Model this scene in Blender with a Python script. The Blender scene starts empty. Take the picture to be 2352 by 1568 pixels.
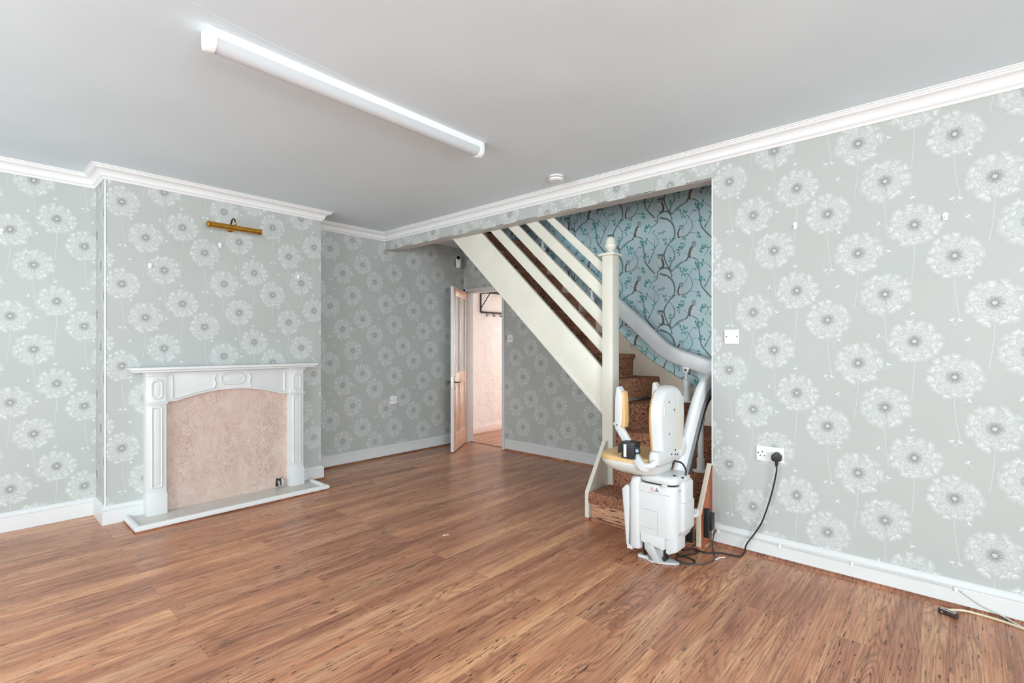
import bpy, bmesh, math, random
from mathutils import Vector, Matrix

# ---------------------------------------------------------------- camera, world, light, exposure
scene = bpy.context.scene
COL = scene.collection
cam_data = bpy.data.cameras.new('camera')
cam_data.sensor_width = 36.0
cam_data.lens = 36.0 * 1138.0 / 2352.0
cam_data.shift_y = 8.0 / 2352.0
cam_data.clip_start = 0.02
cam = bpy.data.objects.new('camera', cam_data)
COL.objects.link(cam)
cam.location = (0.0, 0.0, 1.23)
cam.rotation_euler = (math.radians(90), 0.0, math.radians(41.787 - 90.0))
scene.camera = cam

world = bpy.data.worlds.new('daylight')
scene.world = world
world.use_nodes = True
bg = world.node_tree.nodes['Background']
bg.inputs['Color'].default_value = (0.90, 0.96, 1.0, 1)
bg.inputs['Strength'].default_value = 1.2

vs = scene.view_settings
vs.view_transform = 'Standard'
vs.look = 'None'
vs.gamma = 1.0
vs.use_curve_mapping = False
vs.exposure = 0.03


def area_light(name, loc, rot, sx, sy, power, color):
    d = bpy.data.lights.new(name, 'AREA')
    d.shape = 'RECTANGLE'
    d.size = sx
    d.size_y = sy
    d.energy = power
    d.color = color
    o = bpy.data.objects.new(name, d)
    COL.objects.link(o)
    o.location = loc
    o.rotation_euler = rot
    return o


# daylight standing in the two room windows behind the camera
R90 = math.radians(90)
DAY = (0.85, 0.945, 1.0)
area_light('window_daylight_back', (-0.50, -3.40, 1.50), (R90, 0, 0), 3.0, 1.8, 310, DAY)
area_light('window_daylight_side', (-2.60, 2.05, 1.50), (R90, 0, -R90), 3.8, 1.8, 142, DAY)
area_light('hall_added_light', (6.95, 4.40, 1.25), (R90, 0, R90), 0.8, 1.9, 32, (1.0, 0.95, 0.915))  # added light for the hall, set in an invented end opening

# ---------------------------------------------------------------- constants of the place (metres)
CEIL = 2.45
XR, XRB = 3.139, 3.249       # stair-side wall, front and back face
YL = 4.67                    # fireplace wall
YC = 4.34                    # chimney breast face
CX0, CX1 = 0.672, 2.224      # chimney breast sides
XD = 4.30                    # far wall with the door
XO = 4.06                    # owl papered wall
YE = 1.126                   # end of the stair-side wall
BEAMZ = 2.27
XW, YW = -2.40, -3.20        # walls behind the camera
random.seed(7)

# ---------------------------------------------------------------- helpers
ORG = {}


def srgb(r, g, b):
    def f(c):
        c /= 255.0
        return c / 12.92 if c <= 0.04045 else ((c + 0.055) / 1.055) ** 2.4
    return (f(r), f(g), f(b), 1.0)


def new_mat(name):
    m = bpy.data.materials.new(name)
    m.use_nodes = True
    nt = m.node_tree
    return m, nt, nt.nodes['Principled BSDF']


def nd(nt, typ, ins=None, **props):
    n = nt.nodes.new(typ)
    for k, v in props.items():
        setattr(n, k, v)
    for k, v in (ins or {}).items():
        if isinstance(v, bpy.types.NodeSocket):
            nt.links.new(v, n.inputs[k])
        else:
            n.inputs[k].default_value = v
    return n


def ramp(nt, fac, stops):
    n = nt.nodes.new('ShaderNodeValToRGB')
    e = n.color_ramp.elements
    while len(e) < len(stops):
        e.new(0.5)
    for el, (p, c) in zip(e, stops):
        el.position = p
        el.color = c
    nt.links.new(fac, n.inputs[0])
    return n.outputs[0]


def mix(nt, fac, a, b, blend='MIX'):
    n = nt.nodes.new('ShaderNodeMix')
    n.data_type = 'RGBA'
    n.blend_type = blend
    n.clamp_factor = True
    for idx, v in ((0, fac), (6, a), (7, b)):
        if isinstance(v, bpy.types.NodeSocket):
            nt.links.new(v, n.inputs[idx])
        else:
            n.inputs[idx].default_value = v
    return n.outputs[2]


def math_n(nt, op, a, b=0.0, clamp=False):
    n = nt.nodes.new('ShaderNodeMath')
    n.operation = op
    n.use_clamp = clamp
    for i, v in enumerate((a, b)):
        if isinstance(v, bpy.types.NodeSocket):
            nt.links.new(v, n.inputs[i])
        else:
            n.inputs[i].default_value = v
    return n.outputs[0]


def bump(nt, bsdf, height, strength=0.2, dist=0.002):
    n = nd(nt, 'ShaderNodeBump', {'Strength': strength, 'Distance': dist, 'Height': height})
    nt.links.new(n.outputs[0], bsdf.inputs['Normal'])


def plain(name, col, rough=0.5, metal=0.0, var=0.05, scale=9.0, bmp=0.0, bscale=60.0, spec=None):
    m, nt, b = new_mat(name)
    tc = nd(nt, 'ShaderNodeTexCoord')
    nz = nd(nt, 'ShaderNodeTexNoise', {'Vector': tc.outputs['Object'], 'Scale': scale, 'Detail': 4.0})
    dark = tuple(c * (1 - var) for c in col[:3]) + (1,)
    lite = tuple(min(1, c * (1 + var)) for c in col[:3]) + (1,)
    c = ramp(nt, nz.outputs['Fac'], [(0.3, dark), (0.7, lite)])
    nt.links.new(c, b.inputs['Base Color'])
    b.inputs['Roughness'].default_value = rough
    b.inputs['Metallic'].default_value = metal
    if spec is not None:
        b.inputs['Specular IOR Level'].default_value = spec
    if bmp:
        n2 = nd(nt, 'ShaderNodeTexNoise', {'Vector': tc.outputs['Object'], 'Scale': bscale, 'Detail': 3.0})
        bump(nt, b, n2.outputs['Fac'], bmp, 0.002)
    return m


M = {}
M['white_paint'] = plain('white_paint', srgb(214, 215, 214), 0.38, var=0.02, bmp=0.06, bscale=30)
M['trim_white'] = plain('trim_white', srgb(226, 226, 226), 0.45, var=0.015, bmp=0.05, bscale=40)
M['cream_paint'] = plain('cream_paint', srgb(219, 216, 203), 0.32, var=0.05, scale=3.5, bmp=0.08, bscale=18)
M['beige_paint'] = plain('beige_paint', srgb(222, 208, 190), 0.4, var=0.04, scale=4, bmp=0.05)
M['soffit_paint'] = plain('soffit_paint', srgb(196, 194, 190), 0.7, var=0.03, bmp=0.08)
M['lift_white'] = plain('lift_white', srgb(206, 207, 207), 0.35, var=0.02)
M['lift_warm'] = plain('lift_warm', srgb(202, 202, 197), 0.42, var=0.03)
M['lift_grey'] = plain('lift_grey', srgb(200, 201, 202), 0.4, var=0.05, metal=0.2)
M['tan_vinyl'] = plain('tan_vinyl', srgb(214, 176, 122), 0.45, var=0.06, scale=6, bmp=0.1, bscale=220)
M['rail_metal'] = plain('rail_metal', srgb(232, 234, 236), 0.32, metal=0.08, var=0.05, scale=5)
M['rack_dark'] = plain('rack_dark', srgb(48, 50, 50), 0.5, metal=0.3, var=0.2)
M['black_plastic'] = plain('black_plastic', srgb(30, 32, 34), 0.42, var=0.15)
M['black_iron'] = plain('black_iron', srgb(42, 40, 38), 0.5, metal=0.3, var=0.15)
M['cable_black'] = plain('cable_black', srgb(26, 26, 27), 0.5, var=0.1)
M['cable_grey'] = plain('cable_grey', srgb(196, 195, 190), 0.5, var=0.08)
M['cable_cream'] = plain('cable_cream', srgb(208, 194, 166), 0.5, var=0.1)
M['plate_white'] = plain('plate_white', srgb(236, 236, 236), 0.3, var=0.01)
M['hole_dark'] = plain('hole_dark', srgb(40, 38, 36), 0.8, var=0.1)
M['brass'] = plain('brass', srgb(186, 138, 56), 0.28, metal=0.85, var=0.12, scale=14)
M['bronze_dark'] = plain('bronze_dark', srgb(66, 62, 54), 0.35, metal=0.7, var=0.1)
M['chrome'] = plain('chrome', srgb(190, 190, 190), 0.2, metal=0.9, var=0.05)
M['handle_bronze'] = plain('handle_bronze', srgb(120, 104, 74), 0.3, metal=0.8, var=0.1)
M['sticker_red'] = plain('sticker_red', srgb(170, 40, 44), 0.5, var=0.02)
M['sticker_black'] = plain('sticker_black', srgb(46, 46, 48), 0.5, var=0.02)
M['paper_white'] = plain('paper_white', srgb(236, 234, 228), 0.6, var=0.03)
M['hearth_grey'] = plain('hearth_grey', srgb(196, 192, 186), 0.3, var=0.06, scale=5)
M['ceiling_paint'] = None
M['lens_black'] = plain('lens_black', srgb(16, 16, 18), 0.15, var=0.05)
M['dark_plaster'] = plain('dark_plaster', srgb(196, 196, 194), 0.8, var=0.05)
M['tube_diffuser'] = plain('tube_diffuser', srgb(196, 199, 202), 0.3, var=0.015)  # greyed below the spine's white to put the underside's shade into the colour


def make_ceiling_mat():
    m, nt, b = new_mat('ceiling_paint')
    tc = nd(nt, 'ShaderNodeTexCoord')
    n1 = nd(nt, 'ShaderNodeTexNoise', {'Vector': tc.outputs['Object'], 'Scale': 1.3, 'Detail': 2.0})
    n2 = nd(nt, 'ShaderNodeTexVoronoi', {'Vector': tc.outputs['Object'], 'Scale': 22.0, 'Randomness': 1.0})
    col = ramp(nt, n1.outputs['Fac'], [(0.35, srgb(215, 228, 235)), (0.7, srgb(221, 233, 240))])
    # tiny chips in the paint, only a few of the voronoi cells carry one
    spot = math_n(nt, 'LESS_THAN', n2.outputs['Distance'], 0.055)
    sel = nd(nt, 'ShaderNodeSeparateColor', {'Color': n2.outputs['Color']})
    spot = math_n(nt, 'MULTIPLY', spot, math_n(nt, 'GREATER_THAN', sel.outputs[0], 0.86))
    col = mix(nt, spot, col, srgb(250, 252, 252))
    nt.links.new(col, b.inputs['Base Color'])
    b.inputs['Roughness'].default_value = 0.75
    n3 = nd(nt, 'ShaderNodeTexNoise', {'Vector': tc.outputs['Object'], 'Scale': 2.2, 'Detail': 1.0})
    bump(nt, b, n3.outputs['Fac'], 0.35, 0.01)
    return m


M['ceiling_paint'] = make_ceiling_mat()


def make_paper_mat():
    # dandelion paper: the print is carried by the wall mesh (attribute), the ground by the nodes
    m, nt, b = new_mat('dandelion_wallpaper')
    tc = nd(nt, 'ShaderNodeTexCoord')
    mp = nd(nt, 'ShaderNodeMapping', {'Vector': tc.outputs['Object'], 'Scale': (40, 40, 260)})
    weave = nd(nt, 'ShaderNodeTexNoise', {'Vector': mp.outputs[0], 'Scale': 2.0, 'Detail': 2.0})
    n1 = nd(nt, 'ShaderNodeTexNoise', {'Vector': tc.outputs['Object'], 'Scale': 1.6, 'Detail': 3.0})
    base = ramp(nt, n1.outputs['Fac'], [(0.3, srgb(175, 178, 174)), (0.7, srgb(181, 183, 180))])
    base = mix(nt, math_n(nt, 'MULTIPLY', weave.outputs['Fac'], 0.10), base, srgb(160, 168, 162))
    at = nd(nt, 'ShaderNodeAttribute', attribute_name='print')
    sp = nd(nt, 'ShaderNodeSeparateColor', {'Color': at.outputs['Color']})
    c = mix(nt, sp.outputs[0], base, srgb(236, 239, 238))
    c = mix(nt, sp.outputs[1], c, srgb(132, 134, 132))
    nt.links.new(c, b.inputs['Base Color'])
    b.inputs['Roughness'].default_value = 0.55
    b.inputs['Specular IOR Level'].default_value = 0.35
    bump(nt, b, weave.outputs['Fac'], 0.10, 0.0008)
    return m


M['paper'] = make_paper_mat()


def make_owl_mat():
    m, nt, b = new_mat('owl_wallpaper')
    tc = nd(nt, 'ShaderNodeTexCoord')
    n1 = nd(nt, 'ShaderNodeTexNoise', {'Vector': tc.outputs['Object'], 'Scale': 3.2, 'Detail': 2.0})
    base = ramp(nt, n1.outputs['Fac'], [(0.3, srgb(194, 228, 236)), (0.5, srgb(212, 234, 242)), (0.72, srgb(200, 236, 236))])
    at = nd(nt, 'ShaderNodeAttribute', attribute_name='print')
    n2 = nd(nt, 'ShaderNodeTexNoise', {'Vector': tc.outputs['Object'], 'Scale': 90.0, 'Detail': 3.0})
    pc = mix(nt, 0.35, at.outputs['Color'], n2.outputs['Color'], 'SOFT_LIGHT')
    c = mix(nt, at.outputs['Alpha'], base, pc)
    nt.links.new(c, b.inputs['Base Color'])
    b.inputs['Roughness'].default_value = 0.45
    return m


M['owl_paper'] = make_owl_mat()


def wood_nodes(nt, stretch=(1, 1, 1), light=(196, 148, 112), mid=(168, 116, 84), dark=(128, 82, 60), rnd=True, strips=True, perm='XYZ'):
    tc = nd(nt, 'ShaderNodeTexCoord')
    oi = nd(nt, 'ShaderNodeObjectInfo')
    off = nd(nt, 'ShaderNodeCombineXYZ', {
        'X': math_n(nt, 'MULTIPLY', oi.outputs['Random'], 37.0 if rnd else 0.0),
        'Y': math_n(nt, 'MULTIPLY', oi.outputs['Random'], 91.0 if rnd else 0.0), 'Z': 0.0})
    base = tc.outputs['Object']
    if perm != 'XYZ':      # turn the grain: first letter runs along the grain
        sp_ = nd(nt, 'ShaderNodeSeparateXYZ', {'Vector': base})
        base = nd(nt, 'ShaderNodeCombineXYZ', {'X': sp_.outputs[perm[0]], 'Y': sp_.outputs[perm[1]], 'Z': sp_.outputs[perm[2]]}).outputs[0]
    if strips:      # two printed staves to each board
        sx = nd(nt, 'ShaderNodeSeparateXYZ', {'Vector': base})
        st = math_n(nt, 'FLOOR', math_n(nt, 'DIVIDE', sx.outputs['Y'], 0.0905))
        st2 = math_n(nt, 'MULTIPLY', st, 5.3)
        off2 = nd(nt, 'ShaderNodeCombineXYZ', {'X': st2, 'Y': st2, 'Z': 0.0})
        ad0 = nd(nt, 'ShaderNodeVectorMath', {0: off.outputs[0], 1: off2.outputs[0]}, operation='ADD')
        offv = ad0.outputs[0]
    else:
        offv = off.outputs[0]
    ad = nd(nt, 'ShaderNodeVectorMath', {0: base, 1: offv}, operation='ADD')
    v = nd(nt, 'ShaderNodeMapping', {'Vector': ad.outputs[0], 'Scale': stretch}).outputs[0]

    def noise(sx_, sy_, detail, rough=0.5, dist=0.0):
        mp = nd(nt, 'ShaderNodeMapping', {'Vector': v, 'Scale': (sx_, sy_, 1.0)})
        return nd(nt, 'ShaderNodeTexNoise', {'Vector': mp.outputs[0], 'Scale': 1.0, 'Detail': detail,
                                            'Roughness': rough, 'Distortion': dist}).outputs['Fac']
    broad = noise(1.1, 9.0, 3.0)
    cath = noise(0.9, 7.0, 1.5, 0.45, 0.5)
    rings = math_n(nt, 'FRACT', math_n(nt, 'MULTIPLY', cath, 21.0))
    ringl = math_n(nt, 'POWER', math_n(nt, 'ABSOLUTE', math_n(nt, 'SUBTRACT', math_n(nt, 'MULTIPLY', rings, 2.0), 1.0)), 2.2)
    fine = noise(5.0, 170.0, 3.0, 0.6)
    fleck = noise(15.0, 100.0, 2.0, 0.5)
    patch = noise(2.4, 11.0, 2.0)
    patch2 = noise(0.8, 5.0, 2.0)
    streak = noise(1.4, 48.0, 3.0, 0.6)
    c = ramp(nt, broad, [(0.30, srgb(*dark)), (0.48, srgb(*mid)), (0.68, srgb(*light))])
    c = mix(nt, math_n(nt, 'MULTIPLY', math_n(nt, 'MULTIPLY', ringl, ramp(nt, patch2, [(0.40, (0.10, 0.10, 0.10, 1)), (0.62, (1, 1, 1, 1))])), 0.78), c, srgb(*[int(k * 0.80) for k in dark]))
    c = mix(nt, ramp(nt, fine, [(0.46, (0, 0, 0, 1)), (0.66, (0.62, 0.62, 0.62, 1))]), c, srgb(*[int(k * 0.72) for k in dark]))
    c = mix(nt, ramp(nt, fine, [(0.28, (0.30, 0.30, 0.30, 1)), (0.46, (0, 0, 0, 1))]), c, srgb(*light))
    c = mix(nt, ramp(nt, streak, [(0.55, (0, 0, 0, 1)), (0.72, (0.75, 0.75, 0.75, 1))]), c, srgb(*[int(k * 0.72) for k in dark]))
    fm = math_n(nt, 'MULTIPLY', ramp(nt, fleck, [(0.615, (0, 0, 0, 1)), (0.655, (1, 1, 1, 1))]),
                ramp(nt, patch, [(0.44, (0.05, 0.05, 0.05, 1)), (0.56, (0.95, 0.95, 0.95, 1))]))
    c = mix(nt, fm, c, srgb(60, 44, 38))
    if rnd:
        tone = math_n(nt, 'FRACT', math_n(nt, 'MULTIPLY', oi.outputs['Random'], 13.7))
        if strips:
            wn = nd(nt, 'ShaderNodeTexWhiteNoise', {'Vector': off2.outputs[0], 'W': tone}, noise_dimensions='4D')
            tone = math_n(nt, 'ADD', math_n(nt, 'MULTIPLY', tone, 0.45), math_n(nt, 'MULTIPLY', wn.outputs['Value'], 0.55))
        c = mix(nt, 1.0, c, ramp(nt, tone, [(0.0, (0.80, 0.77, 0.77, 1)), (0.5, (1, 1, 1, 1)), (1.0, (1.16, 1.15, 1.06, 1))]), 'MULTIPLY')
    return c, fine


def make_floor_mat():
    m, nt, b = new_mat('laminate_plank')
    c, fine = wood_nodes(nt, light=(215, 163, 124), mid=(192, 132, 99), dark=(154, 99, 74))
    nt.links.new(c, b.inputs['Base Color'])
    b.inputs['Roughness'].default_value = 0.33
    b.inputs['Specular IOR Level'].default_value = 0.5
    bump(nt, b, fine, 0.05, 0.0005)
    return m


def make_wood_mat(name, light, mid, dark, rough=0.45, perm='XYZ'):
    m, nt, b = new_mat(name)
    c, fine = wood_nodes(nt, light=light, mid=mid, dark=dark, strips=False, perm=perm)
    nt.links.new(c, b.inputs['Base Color'])
    b.inputs['Roughness'].default_value = rough
    return m


M['laminate'] = make_floor_mat()
M['scotia_wood'] = make_wood_mat('scotia_wood', (190, 132, 98), (166, 108, 78), (130, 80, 58))
M['pine_door'] = make_wood_mat('pine_door', (236, 190, 156), (226, 172, 136), (206, 146, 112), 0.35, 'ZXY')
M['cheek_wood'] = make_wood_mat('cheek_wood', (190, 110, 72), (160, 86, 54), (130, 66, 42), 0.45, 'ZXY')
M['riser_wood'] = make_wood_mat('riser_wood', (222, 172, 138), (208, 156, 122), (176, 120, 92), 0.45, 'YZX')


def make_carpet_mat():
    m, nt, b = new_mat('brown_patterned_carpet')
    tc = nd(nt, 'ShaderNodeTexCoord')
    n1 = nd(nt, 'ShaderNodeTexNoise', {'Vector': tc.outputs['Object'], 'Scale': 24.0, 'Detail': 2.0, 'Distortion': 2.6})
    n2 = nd(nt, 'ShaderNodeTexNoise', {'Vector': tc.outputs['Object'], 'Scale': 62.0, 'Detail': 2.0, 'Distortion': 1.5})
    n3 = nd(nt, 'ShaderNodeTexNoise', {'Vector': tc.outputs['Object'], 'Scale': 420.0, 'Detail': 2.0})
    n4 = nd(nt, 'ShaderNodeTexNoise', {'Vector': tc.outputs['Object'], 'Scale': 8.0, 'Detail': 2.0})
    rings = math_n(nt, 'ABSOLUTE', math_n(nt, 'SUBTRACT', math_n(nt, 'FRACT', math_n(nt, 'MULTIPLY', n1.outputs['Fac'], 6.0)), 0.5))
    swirl = ramp(nt, rings, [(0.15, (1, 1, 1, 1)), (0.24, (0, 0, 0, 1))])
    leafy = ramp(nt, n2.outputs['Fac'], [(0.50, (0, 0, 0, 1)), (0.56, (1, 1, 1, 1))])
    sel = ramp(nt, n4.outputs['Fac'], [(0.44, (0, 0, 0, 1)), (0.56, (1, 1, 1, 1))])
    pat = mix(nt, sel, leafy, swirl)
    ground = ramp(nt, n4.outputs['Fac'], [(0.3, srgb(176, 122, 94)), (0.7, srgb(194, 142, 112))])
    c = mix(nt, math_n(nt, 'MULTIPLY', pat, 0.95), ground, srgb(78, 42, 36))
    c = mix(nt, 0.35, c, n3.outputs['Color'], 'SOFT_LIGHT')
    nt.links.new(c, b.inputs['Base Color'])
    b.inputs['Roughness'].default_value = 0.95
    b.inputs['Specular IOR Level'].default_value = 0.1
    bump(nt, b, n3.outputs['Fac'], 0.8, 0.004)
    return m


M['carpet'] = make_carpet_mat()


def make_marble_mat():
    m, nt, b = new_mat('pink_marble_panel')
    tc = nd(nt, 'ShaderNodeTexCoord')
    mp = nd(nt, 'ShaderNodeMapping', {'Vector': tc.outputs['Object'], 'Scale': (1, 1, 0.55), 'Rotation': (0, 0.5, 0)})
    n1 = nd(nt, 'ShaderNodeTexNoise', {'Vector': mp.outputs[0], 'Scale': 14.0, 'Detail': 7.0, 'Roughness': 0.7, 'Distortion': 0.9})
    n2 = nd(nt, 'ShaderNodeTexNoise', {'Vector': mp.outputs[0], 'Scale': 30.0, 'Detail': 5.0, 'Distortion': 1.6})
    n3 = nd(nt, 'ShaderNodeTexNoise', {'Vector': mp.outputs[0], 'Scale': 5.0, 'Detail': 2.0})
    c = ramp(nt, n1.outputs['Fac'], [(0.30, srgb(194, 168, 156)), (0.5, srgb(206, 182, 170)), (0.7, srgb(214, 194, 182))])
    vein = ramp(nt, math_n(nt, 'ABSOLUTE', math_n(nt, 'SUBTRACT', n2.outputs['Fac'], 0.5)), [(0.0, (1, 1, 1, 1)), (0.035, (0, 0, 0, 1))])
    vein = math_n(nt, 'MULTIPLY', vein, ramp(nt, n3.outputs['Fac'], [(0.34, (0.1, 0.1, 0.1, 1)), (0.58, (0.7, 0.7, 0.7, 1))]))
    c = mix(nt, vein, c, srgb(150, 122, 108))
    nt.links.new(c, b.inputs['Base Color'])
    b.inputs['Roughness'].default_value = 0.3
    return m


M['marble'] = make_marble_mat()


def make_plaster_mat():
    m, nt, b = new_mat('textured_pink_plaster')
    tc = nd(nt, 'ShaderNodeTexCoord')
    n1 = nd(nt, 'ShaderNodeTexNoise', {'Vector': tc.outputs['Object'], 'Scale': 3.0, 'Detail': 5.0, 'Distortion': 1.5})
    n2 = nd(nt, 'ShaderNodeTexVoronoi', {'Vector': tc.outputs['Object'], 'Scale': 4.5}, feature='DISTANCE_TO_EDGE')
    c = ramp(nt, n1.outputs['Fac'], [(0.3, srgb(242, 232, 227)), (0.7, srgb(246, 239, 235))])
    wob = nd(nt, 'ShaderNodeTexNoise', {'Vector': tc.outputs['Object'], 'Scale': 5.0, 'Detail': 3.0})
    wv = nd(nt, 'ShaderNodeVectorMath', {0: tc.outputs['Object'], 1: wob.outputs['Color']}, operation='ADD')
    n3 = nd(nt, 'ShaderNodeTexVoronoi', {'Vector': wv.outputs[0], 'Scale': 3.6}, feature='DISTANCE_TO_EDGE')
    crk = ramp(nt, n3.outputs['Distance'], [(0.0, (0.6, 0.6, 0.6, 1)), (0.018, (0, 0, 0, 1))])
    crk = math_n(nt, 'MULTIPLY', crk, ramp(nt, wob.outputs['Fac'], [(0.46, (0, 0, 0, 1)), (0.60, (1, 1, 1, 1))]))
    c = mix(nt, crk, c, srgb(196, 166, 150))
    nt.links.new(c, b.inputs['Base Color'])
    b.inputs['Roughness'].default_value = 0.7
    h = math_n(nt, 'ADD', n1.outputs['Fac'], math_n(nt, 'MULTIPLY', ramp(nt, n2.outputs['Distance'], [(0, (0, 0, 0, 1)), (0.05, (1, 1, 1, 1))]), 0.06))
    bump(nt, b, h, 0.9, 0.02)
    return m


M['plaster'] = make_plaster_mat()


def make_glass():
    m, nt, b = new_mat('clear_glass')
    b.inputs['Base Color'].default_value = (0.95, 0.97, 0.97, 1)
    b.inputs['Roughness'].default_value = 0.03
    b.inputs['Transmission Weight'].default_value = 1.0
    b.inputs['IOR'].default_value = 1.2
    return m


M['glass'] = make_glass()



M['tan_strip'] = plain('tan_strip', srgb(226, 200, 150), 0.5, var=0.05)
M['seam_grey'] = plain('seam_grey', srgb(150, 150, 150), 0.6, var=0.02)
M['slot_grey'] = plain('slot_grey', srgb(176, 178, 184), 0.5, var=0.02)
M['groove_grey'] = plain('groove_grey', srgb(150, 153, 156), 0.4, metal=0.3, var=0.05)
M['paper_blue'] = plain('paper_blue', srgb(150, 190, 220), 0.5, var=0.02)
M['cable_darkgrey'] = plain('cable_darkgrey', srgb(70, 66, 62), 0.5, var=0.05)
M['connector_brown'] = plain('connector_brown', srgb(58, 46, 36), 0.35, var=0.1)
M['beige_hall'] = plain('beige_hall', srgb(236, 216, 208), 0.5, var=0.03)


def make_frosted():
    m, nt, b = new_mat('frosted_glass')
    b.inputs['Base Color'].default_value = (0.86, 0.88, 0.87, 1)
    b.inputs['Roughness'].default_value = 0.22
    b.inputs['Transmission Weight'].default_value = 0.7
    b.inputs['IOR'].default_value = 1.3
    return m


M['frosted_glass'] = make_frosted()

# ---------------------------------------------------------------- mesh building
class MB:
    def __init__(self):
        self.v, self.f, self.m = [], [], []

    def add(self, vs_, fs, mi=0):
        o = len(self.v)
        self.v += [Vector(p) for p in vs_]
        self.f += [[i + o for i in f] for f in fs]
        self.m += [mi] * len(fs)
        return self

    def box(self, x0, x1, y0, y1, z0, z1, mi=0):
        vs_ = [(x, y, z) for z in (z0, z1) for y in (y0, y1) for x in (x0, x1)]
        return self.add(vs_, [(0, 2, 3, 1), (4, 5, 7, 6), (0, 1, 5, 4), (2, 6, 7, 3), (0, 4, 6, 2), (1, 3, 7, 5)], mi)

    def obox(self, c, ax, ay, az, hx, hy, hz, mi=0):
        c, ax, ay, az = Vector(c), Vector(ax).normalized(), Vector(ay).normalized(), Vector(az).normalized()
        vs_ = [c + ax * (sx * hx) + ay * (sy * hy) + az * (sz * hz) for sz in (-1, 1) for sy in (-1, 1) for sx in (-1, 1)]
        return self.add(vs_, [(0, 2, 3, 1), (4, 5, 7, 6), (0, 1, 5, 4), (2, 6, 7, 3), (0, 4, 6, 2), (1, 3, 7, 5)], mi)

    def prism(self, poly, axis, a0, a1, mi=0):
        # poly in the two other axes, in cyclic order (x: yz, y: xz, z: xy)
        def P(p, a):
            return {'x': (a, p[0], p[1]), 'y': (p[0], a, p[1]), 'z': (p[0], p[1], a)}[axis]
        n = len(poly)
        vs_ = [P(p, a0) for p in poly] + [P(p, a1) for p in poly]
        fs = [list(range(n))[::-1], list(range(n, 2 * n))] + [(i, (i + 1) % n, n + (i + 1) % n, n + i) for i in range(n)]
        return self.add(vs_, fs, mi)

    def loft(self, rings, cap=True, mi=0):
        n = len(rings[0])
        vs_ = [p for r in rings for p in r]
        fs = []
        for k in range(len(rings) - 1):
            for i in range(n):
                j = (i + 1) % n
                fs.append((k * n + i, k * n + j, (k + 1) * n + j, (k + 1) * n + i))
        if cap:
            fs.append(list(range(n))[::-1])
            fs.append([(len(rings) - 1) * n + i for i in range(n)])
        return self.add(vs_, fs, mi)

    def lathe(self, c, prof, axis=(0, 0, 1), seg=24, mi=0):
        c, az = Vector(c), Vector(axis).normalized()
        ax = az.orthogonal().normalized()
        ay = az.cross(ax)
        rings = [[c + az * h + (ax * math.cos(2 * math.pi * i / seg) + ay * math.sin(2 * math.pi * i / seg)) * max(r, 1e-4)
                  for i in range(seg)] for r, h in prof]
        return self.loft(rings, True, mi)

    def sweep(self, path, prof, up=(0, 0, 1), mi=0):
        # prof: list of (side, up) offsets
        path = [Vector(p) for p in path]
        up = Vector(up)
        rings = []
        for i, p in enumerate(path):
            t = (path[min(i + 1, len(path) - 1)] - path[max(i - 1, 0)]).normalized()
            s = t.cross(up)
            if s.length < 1e-4:
                s = Vector((1, 0, 0))
            s.normalize()
            u = s.cross(t).normalized()
            rings.append([p + s * a + u * b for a, b in prof])
        return self.loft(rings, True, mi)

    def tube(self, path, r, seg=8, mi=0):
        path = [Vector(p) for p in path]
        t = (path[1] - path[0]).normalized()
        n = t.orthogonal().normalized()
        rings = []
        for i, p in enumerate(path):
            t2 = (path[min(i + 1, len(path) - 1)] - path[max(i - 1, 0)]).normalized()
            n = (n - t2 * n.dot(t2)).normalized()
            b = t2.cross(n)
            rings.append([p + (n * math.cos(2 * math.pi * k / seg) + b * math.sin(2 * math.pi * k / seg)) * r for k in range(seg)])
        return self.loft(rings, True, mi)

    def build(self, name, mats, parent=None, bevel=0.0, segs=2, smooth=True, angle=38, kind=None):
        if not isinstance(mats, (list, tuple)):
            mats = [mats]
        if parent is not None:
            org = ORG[parent]
        else:
            xs, ys, zs = zip(*[(p.x, p.y, p.z) for p in self.v])
            org = Vector(((min(xs) + max(xs)) / 2, (min(ys) + max(ys)) / 2, min(zs)))
        bm = bmesh.new()
        vv = [bm.verts.new(p - org) for p in self.v]
        for f, mi in zip(self.f, self.m):
            try:
                fc = bm.faces.new([vv[i] for i in f])
                fc.material_index = mi
            except ValueError:
                pass
        bmesh.ops.recalc_face_normals(bm, faces=bm.faces)
        if bevel > 0:
            es = [e for e in bm.edges if len(e.link_faces) == 2 and e.calc_face_angle(0) > math.radians(30)]
            bmesh.ops.bevel(bm, geom=es, offset=bevel, segments=segs, profile=0.6, affect='EDGES', clamp_overlap=True)
        finish(bm, smooth, angle)
        me = bpy.data.meshes.new(name)
        bm.to_mesh(me)
        bm.free()
        return link(name, me, mats, parent, org, kind)


def finish(bm, smooth=True, angle=38):
    for f in bm.faces:
        f.smooth = smooth
    if smooth:
        a = math.radians(angle)
        for e in bm.edges:
            e.smooth = len(e.link_faces) == 2 and e.calc_face_angle(9) < a


def link(name, me, mats, parent, org, kind=None):
    for m_ in mats:
        me.materials.append(m_)
    o = bpy.data.objects.new(name, me)
    COL.objects.link(o)
    if parent is not None:
        o.parent = parent
        ORG[o] = ORG[parent]
    else:
        o.location = org
        ORG[o] = Vector(org)
    if kind:
        o['kind'] = kind
    return o


def thing(name, label, cat, loc, group=None, kind=None):
    o = bpy.data.objects.new(name, None)
    o.empty_display_size = 0.05
    COL.objects.link(o)
    o.location = loc
    ORG[o] = Vector(loc)
    return tag(o, label, cat, group, kind)


def tag(o, label, cat, group=None, kind=None):
    o['label'] = label
    o['category'] = cat
    if group:
        o['group'] = group
    if kind:
        o['kind'] = kind
    return o


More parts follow.
